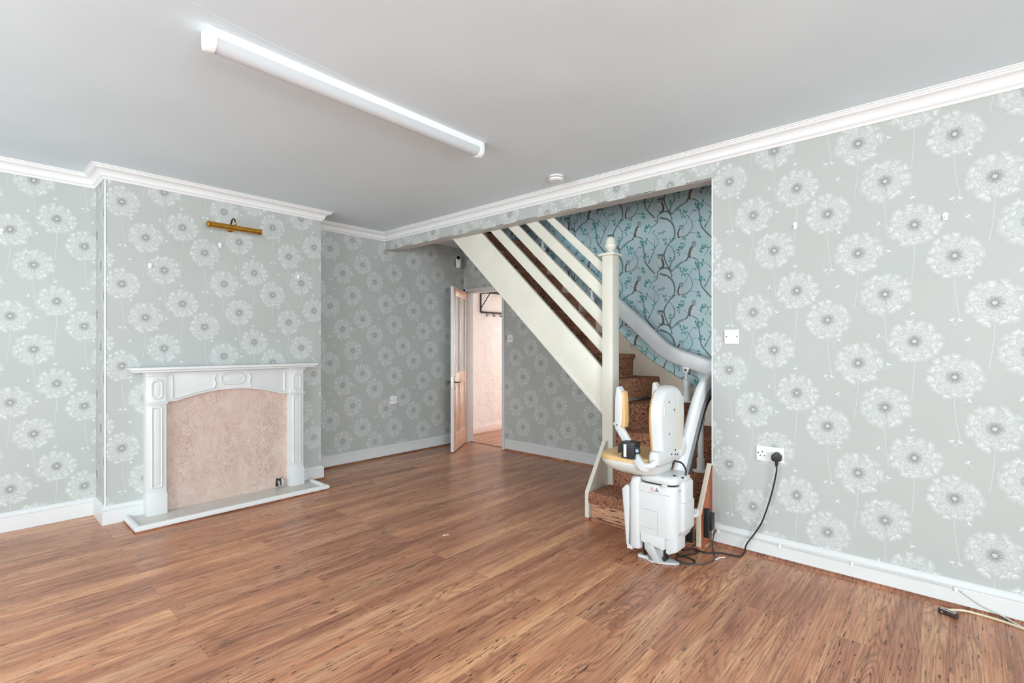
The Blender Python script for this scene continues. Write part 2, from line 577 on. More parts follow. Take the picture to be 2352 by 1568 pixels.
def struct(o, label, cat):
    return tag(o, label, cat, None, 'structure')


def copy_tree(o, delta, parent=None):
    c = o.copy()
    COL.objects.link(c)
    if parent is None:
        c.location = Vector(o.location) + Vector(delta)
        ORG[c] = ORG[o] + Vector(delta)
    else:
        c.parent = parent
        ORG[c] = ORG[parent]
    for ch in list(o.children):
        copy_tree(ch, delta, c)
    return c


def arc(cx_, cy_, rx, ry, a0, a1, n):
    return [(cx_ + rx * math.cos(math.radians(a0 + (a1 - a0) * i / n)), cy_ + ry * math.sin(math.radians(a0 + (a1 - a0) * i / n))) for i in range(n + 1)]


def rrect(x0, x1, y0, y1, r, n=5):
    r = min(r, (x1 - x0) / 2 - 1e-4, (y1 - y0) / 2 - 1e-4)
    return (arc(x1 - r, y1 - r, r, r, 0, 90, n) + arc(x0 + r, y1 - r, r, r, 90, 180, n)
            + arc(x0 + r, y0 + r, r, r, 180, 270, n) + arc(x1 - r, y0 + r, r, r, 270, 360, n))


def spline(pts, n=8):
    # Catmull-Rom through 3D points
    P = [Vector(p) for p in pts]
    P = [P[0] * 2 - P[1]] + P + [P[-1] * 2 - P[-2]]
    out = []
    for i in range(1, len(P) - 2):
        a, b, c, d = P[i - 1:i + 3]
        for k in range(n):
            t = k / n
            out.append(0.5 * ((2 * b) + (c - a) * t + (2 * a - 5 * b + 4 * c - d) * t * t + (3 * b - a - 3 * c + d) * t ** 3))
    out.append(P[-2])
    return out


# ---------------------------------------------------------------- dandelion wallpaper
PW, PV = 0.513, 0.574                      # roll width, pattern repeat (half drop)
HEADS = [(0.0, 0.0), (0.136, -0.230), (0.249, -0.452), (0.365, -0.117)]
HR = 0.098


def head_template(seed):
    rg = random.Random(seed)
    vs_, fs, cs = [], [], []

    def poly(pts, cols, h):
        o = len(vs_)
        vs_.extend([(p[0], p[1], h) for p in pts])
        cs.extend(cols)
        fs.append(list(range(o, o + len(pts))))

    # soft cloud of the seed head
    n = 28
    rr = [(0.0, 0.05), (0.32, 0.08), (0.72, 0.12), (1.02, 0.0)]
    for k in range(3):
        for i in range(n):
            a0, a1 = 2 * math.pi * i / n, 2 * math.pi * (i + 1) / n
            pts = [(HR * rr[q][0] * math.cos(a), HR * rr[q][0] * math.sin(a)) for q, a in ((k, a0), (k + 1, a0), (k + 1, a1), (k, a1))]
            cols = [rr[k][1], rr[k + 1][1], rr[k + 1][1], rr[k][1]]
            if k == 0:
                pts, cols = pts[1:], cols[1:]
                pts[-1] = (0, 0)
            poly(pts, [(c, 0, 0, 1) for c in cols], 0.00020)
    # parachutes: bright bowl towards the centre, hairs fading outwards
    for ri, (r, cnt, w, hgt, amp) in enumerate(((0.36, 8, 0.13, 0.17, 0.40), (0.50, 11, 0.145, 0.20, 0.58), (0.65, 13, 0.155, 0.22, 0.72), (0.79, 14, 0.16, 0.22, 0.85), (0.90, 13, 0.15, 0.20, 0.95))):
        ph = rg.random() * 6
        for i in range(cnt):
            a = ph + 2 * math.pi * (i + rg.uniform(-0.28, 0.28)) / cnt
            r0 = HR * (r + rg.uniform(-0.04, 0.04))
            tw = rg.uniform(-0.35, 0.35)
            er = Vector((math.cos(a + tw), math.sin(a + tw)))
            et = Vector((-er.y, er.x))
            c0 = Vector((math.cos(a), math.sin(a))) * r0
            ww, hh, am = HR * w * rg.uniform(0.85, 1.25), HR * hgt * rg.uniform(0.8, 1.2), amp * rg.uniform(0.42, 0.95)
            ss = (-1, -0.5, 0, 0.5, 1)
            lo = [c0 + et * (s * ww) + er * (0.75 * ww * s * s) for s in ss]
            hi = [c0 + et * (s * ww * 1.12) + er * (0.55 * ww * s * s + hh * (1 - 0.35 * s * s)) for s in ss]
            md = [p + (q - p) * 0.30 for p, q in zip(lo, hi)]
            av = [am * (1 - 0.55 * s * s) for s in ss]
            hgt_ = 0.00032 + 0.00006 * ri + 0.000003 * i
            for j in range(4):
                poly([lo[j], lo[j + 1], md[j + 1], md[j]], [(q, 0, 0, 1) for q in (av[j], av[j + 1], av[j + 1] * 0.42, av[j] * 0.42)], hgt_)
                poly([md[j], md[j + 1], hi[j + 1], hi[j]], [(q, 0, 0, 1) for q in (av[j] * 0.42, av[j + 1] * 0.42, 0.06, 0.06)], hgt_)
    # dark radiating stalks and pale eye
    cnt = 26
    for i in range(cnt):
        a = 2 * math.pi * (i + rg.uniform(-0.25, 0.25)) / cnt
        r0, r1 = HR * 0.10, HR * rg.uniform(0.26, 0.38)
        w = HR * 0.015
        er = Vector((math.cos(a), math.sin(a)))
        et = Vector((-er.y, er.x))
        poly([er * r0 - et * w, er * r0 + et * w, er * r1 + et * w * 0.6, er * r1 - et * w * 0.6], [(0, 0.75, 0, 1)] * 4, 0.00075)
    for i in range(30):
        a = 2 * math.pi * (i + rg.random()) / 30
        r0, r1 = HR * 0.34, HR * rg.uniform(0.5, 0.85)
        w = HR * 0.008
        er = Vector((math.cos(a), math.sin(a)))
        et = Vector((-er.y, er.x))
        poly([er * r0 - et * w, er * r0 + et * w, er * r1 + et * w, er * r1 - et * w], [(0.45, 0, 0, 1)] * 4, 0.0007)
    poly([(HR * 0.09 * math.cos(t * math.pi / 6), HR * 0.09 * math.sin(t * math.pi / 6)) for t in range(12)], [(0.25, 0.05, 0, 1)] * 12, 0.0007)
    return vs_, fs, cs


def stem_template(bend):
    vs_, fs, cs = [], [], []
    n = 8
    for i in range(n + 1):
        t = i / n
        x = bend * (t ** 1.6) - bend * 0.35 * t
        y = -HR * 0.95 - 0.20 * t
        for s in (-1, 0, 1):
            vs_.append((x + s * 0.0019, y, 0.00012))
            cs.append((0.32 if s <= 0 else 0, 0.0 if s < 0 else (0.05 if s == 0 else 0.20), 0, 1))
    for i in range(n):
        for q in (0, 1):
            a = i * 3 + q
            fs.append([a, a + 1, a + 4, a + 3])
    return vs_, fs, cs


def seed_template(ang):
    vs_, fs, cs = [], [], []
    er = Vector((math.cos(ang), math.sin(ang)))
    et = Vector((-er.y, er.x))

    def poly(pts, cols):
        o = len(vs_)
        vs_.extend([(p.x, p.y, 0.0004) for p in pts])
        cs.extend(cols)
        fs.append(list(range(o, o + len(pts))))
    z = Vector((0, 0))
    poly([z - et * 0.0008, z + et * 0.0008, -er * 0.027 + et * 0.0006, -er * 0.027 - et * 0.0006], [(0.5, 0, 0, 1)] * 4)
    ss = (-1, -0.5, 0, 0.5, 1)
    w = 0.0105
    lo = [et * (s * w) + er * (0.5 * w * s * s) for s in ss]
    hi = [et * (s * w * 1.1) + er * (0.4 * w * s * s + 0.011 * (1 - 0.4 * s * s)) for s in ss]
    for j in range(4):
        poly([lo[j], lo[j + 1], hi[j + 1], hi[j]], [(0.75, 0, 0, 1)] * 2 + [(0.1, 0, 0, 1)] * 2)
    return vs_, fs, cs


T_HEAD = [head_template(s) for s in range(4)]
T_STEM = [stem_template(b) for b in (0.03, -0.028, 0.022, -0.018)]
T_SEED = [seed_template(a) for a in (1.1, 2.2, 0.5, -1.2, 1.9, 0.9, 2.7)]
SEEDS = []
_rg = random.Random(11)
while len(SEEDS) < 7:
    u, v = _rg.uniform(0, PW), _rg.uniform(0, PV)
    ok = True
    for r in (-1, 0, 1):
        for k in (-2, -1, 0, 1, 2):
            for a, b in HEADS:
                if math.hypot(a + r * PW - u, b - r * PV / 2 + k * PV - v) < HR * 1.2:
                    ok = False
    for a, b, _ in SEEDS:
        if math.hypot(a - u, b - v) < 0.075 or math.hypot(a - u, b - v - PV) < 0.075:
            ok = False
    if ok:
        SEEDS.append((u, v, len(SEEDS) % 7))


class Sheet:
    """one wall: lists of vertices in (u, v, h) with a print value per vertex"""

    def __init__(self):
        self.v, self.f, self.c, self.m = [], [], [], []

    def add(self, vs_, fs, cs, mi=0):
        o = len(self.v)
        self.v += vs_
        self.c += cs
        self.f += [[i + o for i in f] for f in fs]
        self.m += [mi] * len(fs)

    def rect(self, u0, u1, v0, v1, thick):
        vs_ = [(u, v, h) for h in (0, -thick) for v in (v0, v1) for u in (u0, u1)]
        self.add(vs_, [(0, 1, 3, 2)], [(0, 0, 0, 0)] * 8)
        self.f += [[i + len(self.v) - 8 for i in f] for f in ((4, 6, 7, 5), (0, 4, 5, 1), (2, 3, 7, 6), (0, 2, 6, 4), (1, 5, 7, 3))]
        self.m += [1] * 5

    def clipped(self, pieces, planes):
        bm = bmesh.new()
        lay = bm.verts.layers.float_color.new('print')
        for (du, dv), (vs_, fs, cs) in pieces:
            vv = []
            for p, c in zip(vs_, cs):
                q = bm.verts.new((p[0] + du, p[1] + dv, p[2]))
                q[lay] = c
                vv.append(q)
            for f in fs:
                bm.faces.new([vv[i] for i in f])
        for co, no in planes:
            g = bm.verts[:] + bm.edges[:] + bm.faces[:]
            bmesh.ops.bisect_plane(bm, geom=g, plane_co=co, plane_no=no, clear_outer=True, dist=1e-6)
        bm.verts.index_update()
        self.add([tuple(q.co) for q in bm.verts], [[q.index for q in f.verts] for f in bm.faces], [tuple(q[lay]) for q in bm.verts])
        bm.free()

    def build(self, name, O, U, V, N, mats):
        O, U, V, N = Vector(O), Vector(U), Vector(V), Vector(N)
        me = bpy.data.meshes.new(name)
        me.from_pydata([U * p[0] + V * p[1] + N * p[2] for p in self.v], [], self.f)
        at = me.color_attributes.new('print', 'FLOAT_COLOR', 'POINT')
        at.data.foreach_set('color', [x for c in self.c for x in c])
        me.polygons.foreach_set('material_index', self.m)
        me.update()
        return link(name, me, mats, None, O)


def rect_planes(u0, u1, v0, v1):
    return [((u0, 0, 0), (-1, 0, 0)), ((u1, 0, 0), (1, 0, 0)), ((0, v0, 0), (0, -1, 0)), ((0, v1, 0), (0, 1, 0))]


def paper_wall(name, rects, phase, O, U, N, thick=0.1, label='', cat='wall', backs=None):
    sh = Sheet()
    for (u0, u1, v0, v1) in rects:
        sh.rect(u0, u1, v0, v1, thick)
        pieces = []
        r0, r1 = math.floor((u0 - phase[0]) / PW) - 2, math.ceil((u1 - phase[0]) / PW) + 2
        for r in range(r0, r1):
            for k in range(-12, 16):
                for hi_, (a, b) in enumerate(HEADS):
                    u, v = phase[0] + a + r * PW, phase[1] + b - r * PV / 2 + k * PV
                    if u0 - HR < u < u1 + HR:
                        if v0 - HR < v < v1 + HR:
                            pieces.append(((u, v), T_HEAD[hi_]))
                        if v0 - 0.01 < v and v - 0.32 < v1:
                            pieces.append(((u, v), T_STEM[hi_]))
                for a, b, q in SEEDS:
                    u, v = phase[0] + a + r * PW, phase[1] + b - r * PV / 2 + k * PV
                    if u0 - 0.03 < u < u1 + 0.03 and v0 - 0.03 < v < v1 + 0.03:
                        pieces.append(((u, v), T_SEED[q]))
        if pieces:
            sh.clipped(pieces, rect_planes(u0, u1, v0, v1))
    o = sh.build(name, O, U, (0, 0, 1), N, [M['paper'], M['white_paint']])
    return struct(o, label, cat)


# right wall: u = -y, phase measured on the wall
paper_wall('wall_right', [(-YE, -YW, 0.0, CEIL)], (0.0, 0.504), (XR, 0, 0), (0, -1, 0), (-1, 0, 0), XRB - XR,
           'pale grey green dandelion papered wall with switch and double socket')
paper_wall('wall_beam', [(-YL, -YE, BEAMZ, CEIL)], (0.0, 0.504), (XR, 0, 0), (0, -1, 0), (-1, 0, 0), XRB - XR,
           'dandelion papered downstand beam over the stair opening')
# the fireplace wall is two alcoves: the paper was hung separately on either side of the breast
paper_wall('wall_alcove_near', [(XW, CX0, 0.0, CEIL)], (0.096, 0.504), (0, YL, 0), (1, 0, 0), (0, -1, 0), 0.1,
                  'dandelion papered alcove wall beside the returned corner of the chimney breast')
paper_wall('wall_alcove_far', [(CX1, XD, 0.0, CEIL)], (0.438, 0.474), (0, YL, 0), (1, 0, 0), (0, -1, 0), 0.1,
           'shaded dandelion papered wall between chimney breast and open door')
paper_wall('wall_chimney', [(CX0, CX1, 0.0, CEIL)], (0.252, 0.222), (0, YC, 0), (1, 0, 0), (0, -1, 0), 0.02,
           'dandelion papered face of the chimney breast above the fireplace')
paper_wall('wall_chimney_near_side', [(-YL, -(YC + 0.004), 0.0, CEIL)], (-4.62, 0.30), (CX0, 0, 0), (0, -1, 0), (-1, 0, 0), 0.02,
           'narrow papered return of the chimney breast next to the near alcove')
paper_wall('wall_chimney_far_side', [(YC + 0.02, YL, 0.0, CEIL)], (4.4, 0.30), (CX1, 0, 0), (0, 1, 0), (1, 0, 0), 0.02,
           'papered return of the chimney breast facing the stairs')
DY0, DY1, DZ = 3.98, 4.625, 1.905          # door opening in the far wall
paper_wall('wall_back', [(-DY0, -1.0, 0.0, CEIL), (-YL, -DY1, 0.0, CEIL), (-DY1, -DY0, DZ, CEIL)], (0.180, 0.168),
           (XD, 0, 0), (0, -1, 0), (-1, 0, 0), 0.10, 'dandelion papered wall under the stairs with the doorway')

# white corner beads on the two papered outer corners
b = MB()
b.box(CX0 - 0.004, CX0 + 0.004, YC - 0.004, YC + 0.004, 0.11, CEIL - 0.08)
struct(b.build('trim_1', M['trim_white']), 'thin white corner bead on the chimney breast', 'trim')
b = MB()
b.box(XR - 0.003, XR + 0.02, YE - 0.001, YE + 0.006, 0.0, BEAMZ)
b.box(XR + 0.02, XRB, YE - 0.001, YE + 0.003, 0.0, BEAMZ)
struct(b.build('trim_2', M['trim_white']), 'white painted end of the wall beside the stair opening', 'trim')

# ---------------------------------------------------------------- owl wallpaper on the stair wall
OWL_BRANCH= [([(-0.22,0.25),(-0.175,0.223),(-0.165,0.186),(-0.165,0.15),(-0.156,0.096),(-0.152,0.06),(-0.143,0.012),(-0.118,-0.026),(-0.086,-0.065),(-0.054,-0.098)],8,14),([(-0.26,0.232),(-0.3,0.216),(-0.354,0.187),(-0.384,0.161)],6,10),([(0.061,0.426),(0.025,0.43),(-0.006,0.418),(-0.027,0.398),(-0.03,0.353),(-0.061,0.323),(-0.086,0.315),(-0.13,0.328)],14,5),([(-0.086,0.315),(-0.096,0.282),(-0.118,0.254)],6,4),([(0.025,0.433),(0.061,0.423),(0.082,0.403),(0.098,0.366),(0.101,0.342)],15,9),([(-0.009,0.384),(0.025,0.372),(0.061,0.358),(0.097,0.326),(0.117,0.289),(0.126,0.248),(0.123,0.203),(0.111,0.176),(0.082,0.152),(0.055,0.116),(0.034,0.072),(0.022,0.039)],18,9),([(0.037,0.582),(0.032,0.526),(0.055,0.459),(0.085,0.413),(0.1,0.394)],10,16),([(0.114,0.181),(0.155,0.19),(0.196,0.192),(0.224,0.195),(0.252,0.217),(0.272,0.242),(0.278,0.269),(0.269,0.309),(0.247,0.346),(0.229,0.367)],8,5),([(0.196,0.276),(0.224,0.299),(0.246,0.343),(0.264,0.37),(0.289,0.404)],4,4),([(0.28,0.296),(0.303,0.311),(0.322,0.316)],4,3),([(0.225,0.188),(0.258,0.214),(0.3,0.207),(0.326,0.191)],5,4),([(0.043,0.152),(0.091,0.122),(0.114,0.085),(0.123,0.044),(0.114,0.012),(0.091,-0.014),(0.082,-0.067)],5,6),([(0.125,0.067),(0.149,0.086),(0.178,0.105)],4,3),([(-0.118,-0.006),(-0.086,0.052),(-0.061,0.108),(-0.059,0.154),(-0.059,0.218)],10,4),([(-0.058,0.122),(-0.027,0.155),(-0.027,0.196),(-0.061,0.25)],6,4),([(-0.027,0.196),(0.0,0.209)],4,3),([(-0.062,0.148),(-0.105,0.189),(-0.137,0.211)],5,4),([(-0.048,0.228),(0.0,0.244),(0.028,0.271)],4,3),([(-0.27,0.122),(-0.247,0.104)],4,3),([(-0.293,0.303),(-0.26,0.277)],4,3),([(-0.153,0.078),(-0.124,0.077)],4,3),([(0.102,0.393),(0.144,0.437),(0.19,0.467),(0.227,0.474)],9,4),([(0.085,0.419),(0.094,0.463),(0.123,0.497),(0.123,0.542),(0.114,0.578)],6,8)]
OWL_LEAF= [(-0.159,0.315,2,0.041),(-0.316,0.322,3,0.033),(-0.3,0.361,3,0.03),(0.207,0.375,5,0.039),(-0.124,0.351,2,0.033),(-0.039,0.375,2,0.032),(-0.083,0.271,2,0.033),(0.347,0.187,3,0.037),(0.144,0.454,2,0.037),(0.173,0.431,2,0.033),(0.297,0.425,3,0.04),(0.366,0.314,3,0.03),(0.031,0.168,4,0.035),(0.1,0.164,2,0.03),(0.185,0.118,3,0.035),(0.175,0.058,3,0.033),(0.102,0.004,2,0.032),(-0.055,0.106,2,0.035),(-0.124,0.198,3,0.037),(0.016,0.262,3,0.032),(0.0,0.235,1,0.03),(-0.169,0.071,2,0.035),(-0.188,0.174,2,0.033),(0.325,0.316,2,0.027),(0.216,0.189,2,0.033),(0.319,0.382,3,0.032)]
OWL_BIRD= [('A',-0.22,0.25),('B',0.019,-0.061),('C',0.164,0.188)]



def owl_sheet():
    rg = random.Random(5)
    vs_, fs, cs = [], [], []

    def col(r, g, bb, a=1.0):
        c = srgb(r, g, bb)
        return (c[0], c[1], c[2], a)

    def poly(pts, c, h):
        o = len(vs_)
        vs_.extend([(p[0], p[1], h) for p in pts])
        cs.extend(c if isinstance(c, list) else [c] * len(pts))
        fs.append(list(range(o, o + len(pts))))

    for bi, (pts, w0, w1) in enumerate(OWL_BRANCH):
        P = [Vector((p[0], p[1], 0)) for p in pts]
        P = spline(P, 5)
        n = len(P)
        o = len(vs_)
        for i, p in enumerate(P):
            t = (P[min(i + 1, n - 1)] - P[max(i - 1, 0)]).normalized()
            s = Vector((-t.y, t.x, 0))
            w = (w0 + (w1 - w0) * i / (n - 1)) * 0.00044 * rg.uniform(0.85, 1.15)
            for q, cc in ((-1, col(62, 70, 70)), (0.1, col(138, 154, 152)), (1, col(82, 98, 96))):
                a = p + s * (w * q)
                vs_.append((a.x, a.y, 0.00025 + 0.000006 * bi))
                cs.append(cc)
        for i in range(n - 1):
            for q in (0, 1):
                k = o + i * 3 + q
                fs.append([k, k + 1, k + 4, k + 3])
    teal = [(104, 184, 184), (124, 200, 196), (90, 160, 168), (140, 198, 212), (112, 194, 180)]
    for li, (u, v, n, L) in enumerate(OWL_LEAF):
        a0 = rg.uniform(0, 6.28)
        for k in range(n):
            a = a0 + (k - (n - 1) / 2) * 1.05 + rg.uniform(-0.2, 0.2)
            d = Vector((math.cos(a), math.sin(a)))
            s = Vector((-d.y, d.x))
            c = Vector((u, v)) + d * 0.006
            ll = L * rg.uniform(0.8, 1.1)
            w = ll * 0.24
            t1, t2 = rg.choice(teal), rg.choice(teal)
            mid = [c, c + d * ll * 0.5, c + d * ll]
            h = 0.00045 + 0.000004 * li
            poly([c, c + d * ll * 0.25 + s * w * 0.8, c + d * ll * 0.6 + s * w * 0.85, c + d * ll], col(*t1), h)
            poly([c, c + d * ll, c + d * ll * 0.6 - s * w * 0.85, c + d * ll * 0.25 - s * w * 0.8], col(*[int(x * 0.82) for x in t2]), h)

    def ell(cx_, cy_, rx, ry, rot, c, h, n=18):
        cr, sr = math.cos(rot), math.sin(rot)
        poly([(cx_ + rx * math.cos(t) * cr - ry * math.sin(t) * sr, cy_ + rx * math.cos(t) * sr + ry * math.sin(t) * cr)
              for t in [2 * math.pi * i / n for i in range(n)]], c, h)

    for kind, u, v in OWL_BIRD:
        H = 0.0006
        dk, md, lt, wh = col(96, 108, 110), col(142, 156, 158), col(190, 204, 204), col(228, 236, 236)
        if kind == 'A':      # leaning owl, tail to the lower left, head turned
            poly([(u - 0.035, v + 0.015), (u - 0.02, v + 0.02), (u - 0.045, v - 0.026), (u - 0.056, v - 0.022)], dk, H)
            ell(u - 0.004, v + 0.048, 0.026, 0.056, -0.38, dk, H + 1e-5)
            ell(u + 0.008, v + 0.044, 0.017, 0.044, -0.3, wh, H + 2e-5)
            ell(u + 0.016, v + 0.110, 0.019, 0.024, 0, md, H + 3e-5)
            ell(u + 0.018, v + 0.107, 0.014, 0.017, 0, lt, H + 4e-5)
            eyes = ((u + 0.012, v + 0.110), (u + 0.024, v + 0.110))
            wing = [(u - 0.02, v + 0.085), (u - 0.008, v + 0.075), (u - 0.022, v + 0.015), (u - 0.036, v + 0.03)]
            poly(wing, col(112, 126, 128), H + 5e-5)
        elif kind == 'B':    # big eared owl
            ell(u - 0.020, v + 0.052, 0.032, 0.060, 0.30, dk, H)
            ell(u - 0.030, v + 0.056, 0.022, 0.046, 0.28, wh, H + 1e-5)
            ell(u - 0.022, v + 0.108, 0.029, 0.022, 0, md, H + 2e-5)
            ell(u - 0.024, v + 0.104, 0.021, 0.015, 0, lt, H + 3e-5)
            poly([(u - 0.058, v + 0.132), (u - 0.022, v + 0.118), (u + 0.012, v + 0.130), (u - 0.004, v + 0.112), (u - 0.042, v + 0.114)], dk, H + 4e-5)
            eyes = ((u - 0.033, v + 0.106), (u - 0.014, v + 0.106))
        else:                # small owl
            ell(u + 0.008, v + 0.040, 0.023, 0.046, -0.2, dk, H)
            ell(u + 0.014, v + 0.036, 0.015, 0.034, -0.15, wh, H + 1e-5)
            ell(u + 0.018, v + 0.086, 0.021, 0.018, 0, md, H + 2e-5)
            ell(u + 0.018, v + 0.084, 0.016, 0.012, 0, lt, H + 3e-5)
            poly([(u - 0.022, v + 0.012), (u - 0.012, v + 0.016), (u - 0.016, v - 0.012), (u - 0.024, v - 0.012)], wh, H)
            eyes = ((u + 0.011, v + 0.087), (u + 0.025, v + 0.087))
        for ex, ey in eyes:
            ell(ex, ey, 0.0042, 0.0042, 0, dk, H + 6e-5, 8)
        for q in range(9):   # breast flecks
            fx, fy = u + rg.uniform(-0.012, 0.016) + (-0.024 if kind == 'B' else 0.004), v + rg.uniform(0.02, 0.07)
            ell(fx, fy, 0.0016, 0.0038, 0.2, md, H + 6e-5, 6)
    return vs_, fs, cs


OW, OV = 0.495, 0.486
T_OWL = owl_sheet()
sh = Sheet()
# wall outline in (u = -y, z): above the stairs only, foot sloping with the flight
OU = lambda y: -y
wall_poly = [(-1.05, 0.0), (-1.95, 0.0), (-2.16, 0.90), (-3.70, 2.32), (-4.4, 2.96), (-4.4, 3.7), (-1.05, 3.7)]
n_ = len(wall_poly)
sh.add([(u, v, 0) for u, v in wall_poly] + [(u, v, -0.1) for u, v in wall_poly], [list(range(n_))[::-1]], [(0, 0, 0, 0)] * (2 * n_))
for i in range(n_):
    j = (i + 1) % n_
    sh.f.append([i, j, n_ + j, n_ + i])
    sh.m.append(1)
sh.f.append(list(range(n_, 2 * n_)))
sh.m.append(1)
pieces = []
for r in range(-6, 4):
    for k in range(-5, 7):
        # tile reference: u = -1.9, z = 1.95
        u, v = -1.9 + r * OW, 1.95 + k * OV - (r % 2) * OV / 2
        if -4.1 < u < -0.6 and 0.2 < v < 3.2:
            pieces.append(((u, v), T_OWL))
sh.clipped(pieces, [((-1.05, 0, 0), (1, 0, 0)), ((-4.35, 0, 0), (-1, 0, 0)), ((0, 3.0, 0), (0, 1, 0)), ((0, 0.3, 0), (0, -1, 0)),
                    ((-2.10, 0.85, 0), (-0.68, -0.73, 0))])
struct(sh.build('wall_stairwell', (XO, 0, 0), (0, -1, 0), (0, 0, 1), (-1, 0, 0), [M['owl_paper'], M['dark_plaster']]),
       'blue wallpapered stair wall printed with owls and leafy branches', 'wall')

# ---------------------------------------------------------------- plain structure
b = MB()
b.box(XW - 0.1, XRB, YW - 0.1, YL + 0.1, CEIL, CEIL + 0.1)
b.box(XRB, XD + 0.1, 3.70, YL + 0.1, CEIL, CEIL + 0.1)
# crack in the paint running out from the lamp, a raised sliver of the same paint
cr = spline([(0.30, 1.93, CEIL), (0.42, 1.98, CEIL), (0.55, 2.02, CEIL), (0.66, 2.045, CEIL), (0.82, 2.062, CEIL), (1.0, 2.066, CEIL), (1.2, 2.075, CEIL)], 6)
b.tube(cr, 0.0009, 5)
struct(b.build('ceiling', M['ceiling_paint'], smooth=False), 'matt pale grey painted ceiling with paint chips and a fine crack', 'ceiling')

b = MB()      # stair shaft above the room
b.box(XRB, XO + 0.1, 3.70, 3.80, CEIL, 3.7)
b.box(XRB - 0.1, XRB, 1.0, 4.5, CEIL, 3.7)
b.box(XRB - 0.1, XO + 0.2, 0.9, 4.6, 3.7, 3.8)
b.box(XO, XD + 0.1, 2.1, 4.4, CEIL + 0.1, CEIL + 0.2)
struct(b.build('wall_shaft', M['dark_plaster'], smooth=False), 'plain plaster shaft above the staircase', 'wall')
b = MB()
b.box(XRB, XO + 0.1, 1.02, YE, 0.0, 3.7)
struct(b.build('wall_stair_end', M['dark_plaster'], smooth=False), 'plain end wall of the stairwell', 'wall')
b = MB()
b.box(XR, XRB, YE, YL, BEAMZ - 0.003, BEAMZ + 0.004)
struct(b.build('trim_3', M['soffit_paint'], smooth=False), 'plain painted underside of the beam', 'trim')

# walls with windows behind the camera
def window_wall(name, axis, a0, a1, pos, thick, w0, w1, z0, z1, label, n):
    b = MB()
    def bx(p0, p1, zz0, zz1):
        if axis == 'x':
            b.box(p0, p1, pos - thick, pos, zz0, zz1)
        else:
            b.box(pos - thick, pos, p0, p1, zz0, zz1)
    bx(a0, w0, 0, CEIL)
    bx(w1, a1, 0, CEIL)
    bx(w0, w1, 0, z0)
    bx(w0, w1, z1, CEIL)
    struct(b.build(name, M['paper_plain'], smooth=False), label, 'wall')
    w = MB()
    def fx(p0, p1, zz0, zz1, t=0.05):
        if axis == 'x':
            w.box(p0, p1, pos - thick * 0.7, pos - thick * 0.7 + t, zz0, zz1)
        else:
            w.box(pos - thick * 0.7, pos - thick * 0.7 + t, p0, p1, zz0, zz1)
    fx(w0, w1, z0, z0 + 0.05)
    fx(w0, w1, z1 - 0.05, z1)
    for q in range(4):
        c = w0 + 0.025 + (w1 - w0 - 0.05) * q / 3
        fx(c - 0.025, c + 0.025, z0, z1)
    o = struct(w.build('window_%d' % n, M['white_paint'], smooth=False), 'white framed casement window behind the viewer ' + ('in the long wall' if n == 1 else 'in the short wall'), 'window')
    return o


M['paper_plain'] = plain('plain_wallpaper', srgb(196, 201, 195), 0.6, var=0.02)
window_wall('wall_front', 'x', XW - 0.1, XR + 0.11, YW, 0.1, -2.0, 1.0, 0.6, 2.35, 'plain wall with a wide window behind the viewer', 1)
window_wall('wall_side', 'y', YW, YL, XW, 0.1, 0.15, 3.95, 0.6, 2.35, 'plain side wall with a wide window out of view', 2)

# ---------------------------------------------------------------- floor of separate laminate boards
b = MB()
b.box(XW - 0.1, 7.0, YW - 0.1, 5.1, -0.12, -0.008)
floor = b.build('floor', M['hole_dark'], smooth=False)
struct(floor, 'brown wood effect laminate floor of long boards', 'floor')
PLW, PLL = 0.181, 1.215
plank_cache = {}


def plank_mesh(L, W):
    key = (round(L, 3), round(W, 3))
    if key not in plank_cache:
        g, c, t = 0.0003, 0.0012, 0.008
        vs_ = []
        for z, q in ((-t, g), (-c * 0.5, g), (0.0, g + c)):
            vs_ += [(q, q, z), (L - q, q, z), (L - q, W - q, z), (q, W - q, z)]
        fs = [(8, 9, 10, 11), (0, 3, 2, 1)]
        for k in (0, 4):
            fs += [(k + i, k + (i + 1) % 4, k + 4 + (i + 1) % 4, k + 4 + i) for i in range(4)]
        me = bpy.data.meshes.new('plank')
        me.from_pydata(vs_, [], fs)
        me.materials.append(M['laminate'])
        plank_cache[key] = me
    return plank_cache[key]


def add_plank(x0, x1, y0, y1):
    o = bpy.data.objects.new('plank', plank_mesh(x1 - x0, y1 - y0))
    COL.objects.link(o)
    o.parent = floor
    o.location = Vector((x0, y0, 0)) - floor.location
    return o


k = -7
while True:
    yt = 3.455 - PLW * k
    yb = yt - PLW
    if yt <= YW + 0.001:
        break
    start = 0.66 if k % 2 == 0 else 1.2675
    xa = start - PLL * 4
    y0, y1 = max(yb, YW), min(yt, YL)
    xmax = XD + 0.05
    if y1 - y0 > 0.01:
        while xa < xmax:
            x0, x1 = max(xa, XW), min(xa + PLL, xmax)
            if x1 - x0 > 0.01:
                add_plank(x0, x1, y0, y1)
            xa += PLL
    k += 1
for q in range(7):      # hall floor
    y0 = 3.72 + q * PLW
    for x0, x1 in ((XD + 0.055, 5.0 + 0.3 * (q % 2)), (5.0 + 0.3 * (q % 2), 6.9)):
        add_plank(x0, x1, y0, min(y0 + PLW, 4.99))


# ---------------------------------------------------------------- mouldings
def moulding(p0, d, n, L, prof, k0=0, k1=0, mb=None):
    p0, d, n = Vector(p0), Vector(d), Vector(n)
    r0 = [p0 + d * (k0 * o_) + n * o_ + Vector((0, 0, z)) for o_, z in prof]
    r1 = [p0 + d * (L + k1 * o_) + n * o_ + Vector((0, 0, z)) for o_, z in prof]
    mb = mb or MB()
    return mb.loft([r0, r1], True)


